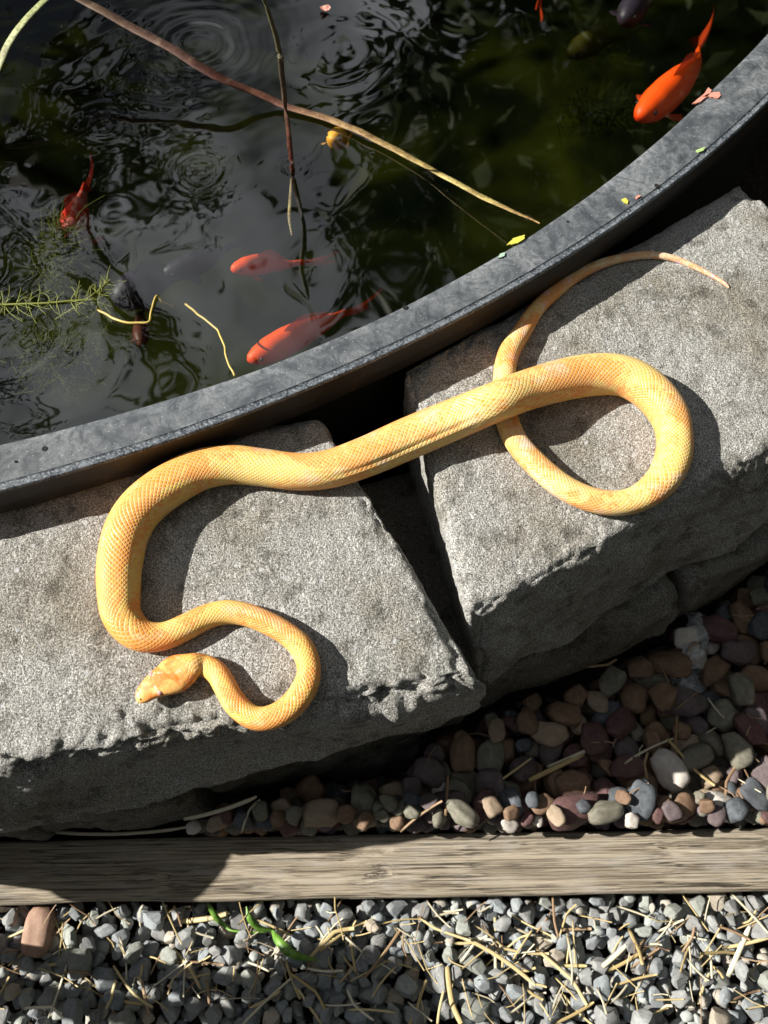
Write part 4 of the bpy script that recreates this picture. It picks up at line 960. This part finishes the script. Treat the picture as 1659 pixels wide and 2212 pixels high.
# ------------------------------------------------------------------ trees behind the pond (seen mirrored in the water)
m_bark = M('bark', (.05, .04, .03), .9).m
m_foli = M('tree_leaves', (.045, .065, .018), .6, .3).m
def tree(label, base, lean, h, seed, nleaf, spread, thick=.075, leaf=(.022, .045)):
    rg = np.random.default_rng(seed); root = thing('garden_tree', label, 'tree', base); segs = []; tips = []
    def grow(p, d, l_, r_, lev):
        n_ = 9; path = [np.array(p)]; dd = np.array(d, float)
        for _ in range(n_): dd = dd+rg.normal(0, .13, 3); dd /= np.linalg.norm(dd); path.append(path[-1]+dd*l_/n_)
        path = np.array(path); segs.append(tube(path, np.linspace(r_, r_*.5, n_+1), 7 if lev < 2 else 5, 1., False))
        if lev >= 3: tips.append(path); return
        for k_ in range(5 if lev == 0 else 4):
            i = int(n_*(.35+.65*k_/4)); a_ = rg.normal(size=3); a_ -= dd*(a_ @ dd); a_ /= np.linalg.norm(a_)
            nd = dd*.75+a_*.85+np.array([lean[0], lean[1], 0])*.25; nd /= np.linalg.norm(nd); grow(path[min(i, n_)], nd, l_*rg.uniform(.5, .72), r_*.5, lev+1)
    d0 = np.array([lean[0], lean[1], 1.6]); grow(np.array(base)-[0, 0, .05], d0/np.linalg.norm(d0), h*.5, thick, 0)
    V, Fc = join(segs); part('trunk', V, Fc, m_bark, root)
    P0 = np.vstack(tips); c = P0[rg.integers(len(P0), size=nleaf)]+rg.normal(0, spread, (nleaf, 3))
    t1 = rg.normal(size=(nleaf, 3)); t1 /= np.linalg.norm(t1, axis=1)[:, None]; t2_ = np.cross(t1, rg.normal(size=(nleaf, 3))); t2_ /= np.linalg.norm(t2_, axis=1)[:, None]
    sz = rg.uniform(*leaf, nleaf)[:, None]; V = np.stack([c-t1*sz, c+t2_*sz*.45, c+t1*sz, c-t2_*sz*.45], 1).reshape(-1, 3)
    part('crown', V, np.arange(nleaf*4).reshape(-1, 4), m_foli, root, False)['kind'] = 'stuff'
tree('sparse bare branched tree leaning over the pond from its far side', (-2.3, 3.3, Z_G), (.25, -.30), 5.2, 5, 7000, .10, .19)
tree('leafy tree beyond the pond', (1.9, 3.9, Z_G), (-.15, -.25), 5.0, 8, 16000, .25, .11, (.04, .09))

def hedge(label, x0, x1, y0, y1, h, seed, n_):  # unseen hedges, added to hold back skylight and deepen the shadows
    rg = np.random.default_rng(seed); root = thing('added_blocker_hedge', label, 'hedge', ((x0+x1)/2, (y0+y1)/2, Z_G))
    segs = []
    for _ in range(40):
        b_ = np.array([rg.uniform(x0, x1), rg.uniform(y0, y1), Z_G]); q_ = np.linspace(0, 1, 8)[:, None]
        segs.append(tube(b_+np.array([0, 0, h*.95])*q_+rg.normal(0, .12, 3)*q_, np.linspace(.02, .006, 8), 5, 1., False))
    part('stems', *join(segs), m_bark, root)['kind'] = 'stuff'
    c = np.stack([rg.uniform(x0, x1, n_), rg.uniform(y0, y1, n_), Z_G+h*rg.uniform(0, 1, n_)], 1); c += .12*np.stack([fbm(c, 2.5, 2, seed), fbm(c, 2.5, 2, seed+1), fbm(c, 2.5, 2, seed+2)], 1)
    t1 = rg.normal(size=(n_, 3)); t1 /= np.linalg.norm(t1, axis=1)[:, None]; t2_ = np.cross(t1, rg.normal(size=(n_, 3))); t2_ /= np.linalg.norm(t2_, axis=1)[:, None]
    sz = rg.uniform(.035, .06, n_)[:, None]; V = np.stack([c-t1*sz, c+t2_*sz*.5, c+t1*sz, c-t2_*sz*.5], 1).reshape(-1, 3)
    part('foliage', V, np.arange(n_*4).reshape(-1, 4), m_foli, root, False)['kind'] = 'stuff'
hedge('unseen dark hedge added behind the gravel to block skylight', -3.2, 3.0, -1.9, -1.2, 3.0, 61, 26000)
hedge('unseen dark hedge added on the tail tip side to block skylight', 1.9, 2.6, -1.1, 3.2, 2.6, 63, 18000)

# clay pot and stool added left of the frame to shade timber and gravel
m_clay = M('terracotta', (.42, .19, .11), .85, .2).m
def lathe(prof, c, k=40):
    a_ = np.linspace(0, 2*math.pi, k, endpoint=False); prof = np.array(prof)
    return np.stack([c[0]+prof[:, 0, None]*np.cos(a_), c[1]+prof[:, 0, None]*np.sin(a_), np.broadcast_to(c[2]+prof[:, 1, None], (len(prof), k))], -1).reshape(-1, 3), gridfaces(len(prof), k, True)
pc = (-.615, .052, -.345); pot = thing('added_shadow_pot', 'unseen terracotta pot added to cast the shadow on the timber', 'pot', pc)
part('pot_wall', *lathe([(.002, 0), (.050, 0), (.054, .004), (.070, .26), (.066, .26)], pc), m_clay, pot)
part('pot_rim', *lathe([(.069, .255), (.079, .257), (.081, .262), (.083, .302), (.080, .306), (.072, .306), (.070, .30), (.067, .25)], pc), m_clay, pot)
part('soil', *lathe([(.001, .285), (.035, .287), (.0705, .283)], pc), m_soil, pot)
sc_ = (-.70, -.150, -.345); stool = thing('added_shadow_stool', 'unseen round wooden stool added to cast the shadow on the gravel', 'stool', sc_)
part('seat', *lathe([(.001, .44), (.095, .44), (.107, .446), (.110, .46), (.106, .472), (.095, .476), (.001, .476)], sc_), m_wood, stool)
for k_ in range(3):
    a_ = .6+k_*2.094; part('leg', *tube(np.linspace((sc_[0]+.14*math.cos(a_), sc_[1]+.14*math.sin(a_), sc_[2]), (sc_[0]+.08*math.cos(a_), sc_[1]+.08*math.sin(a_), sc_[2]+.445), 6), .013, 10), m_wood, stool)

print('objects', len(bpy.data.objects))
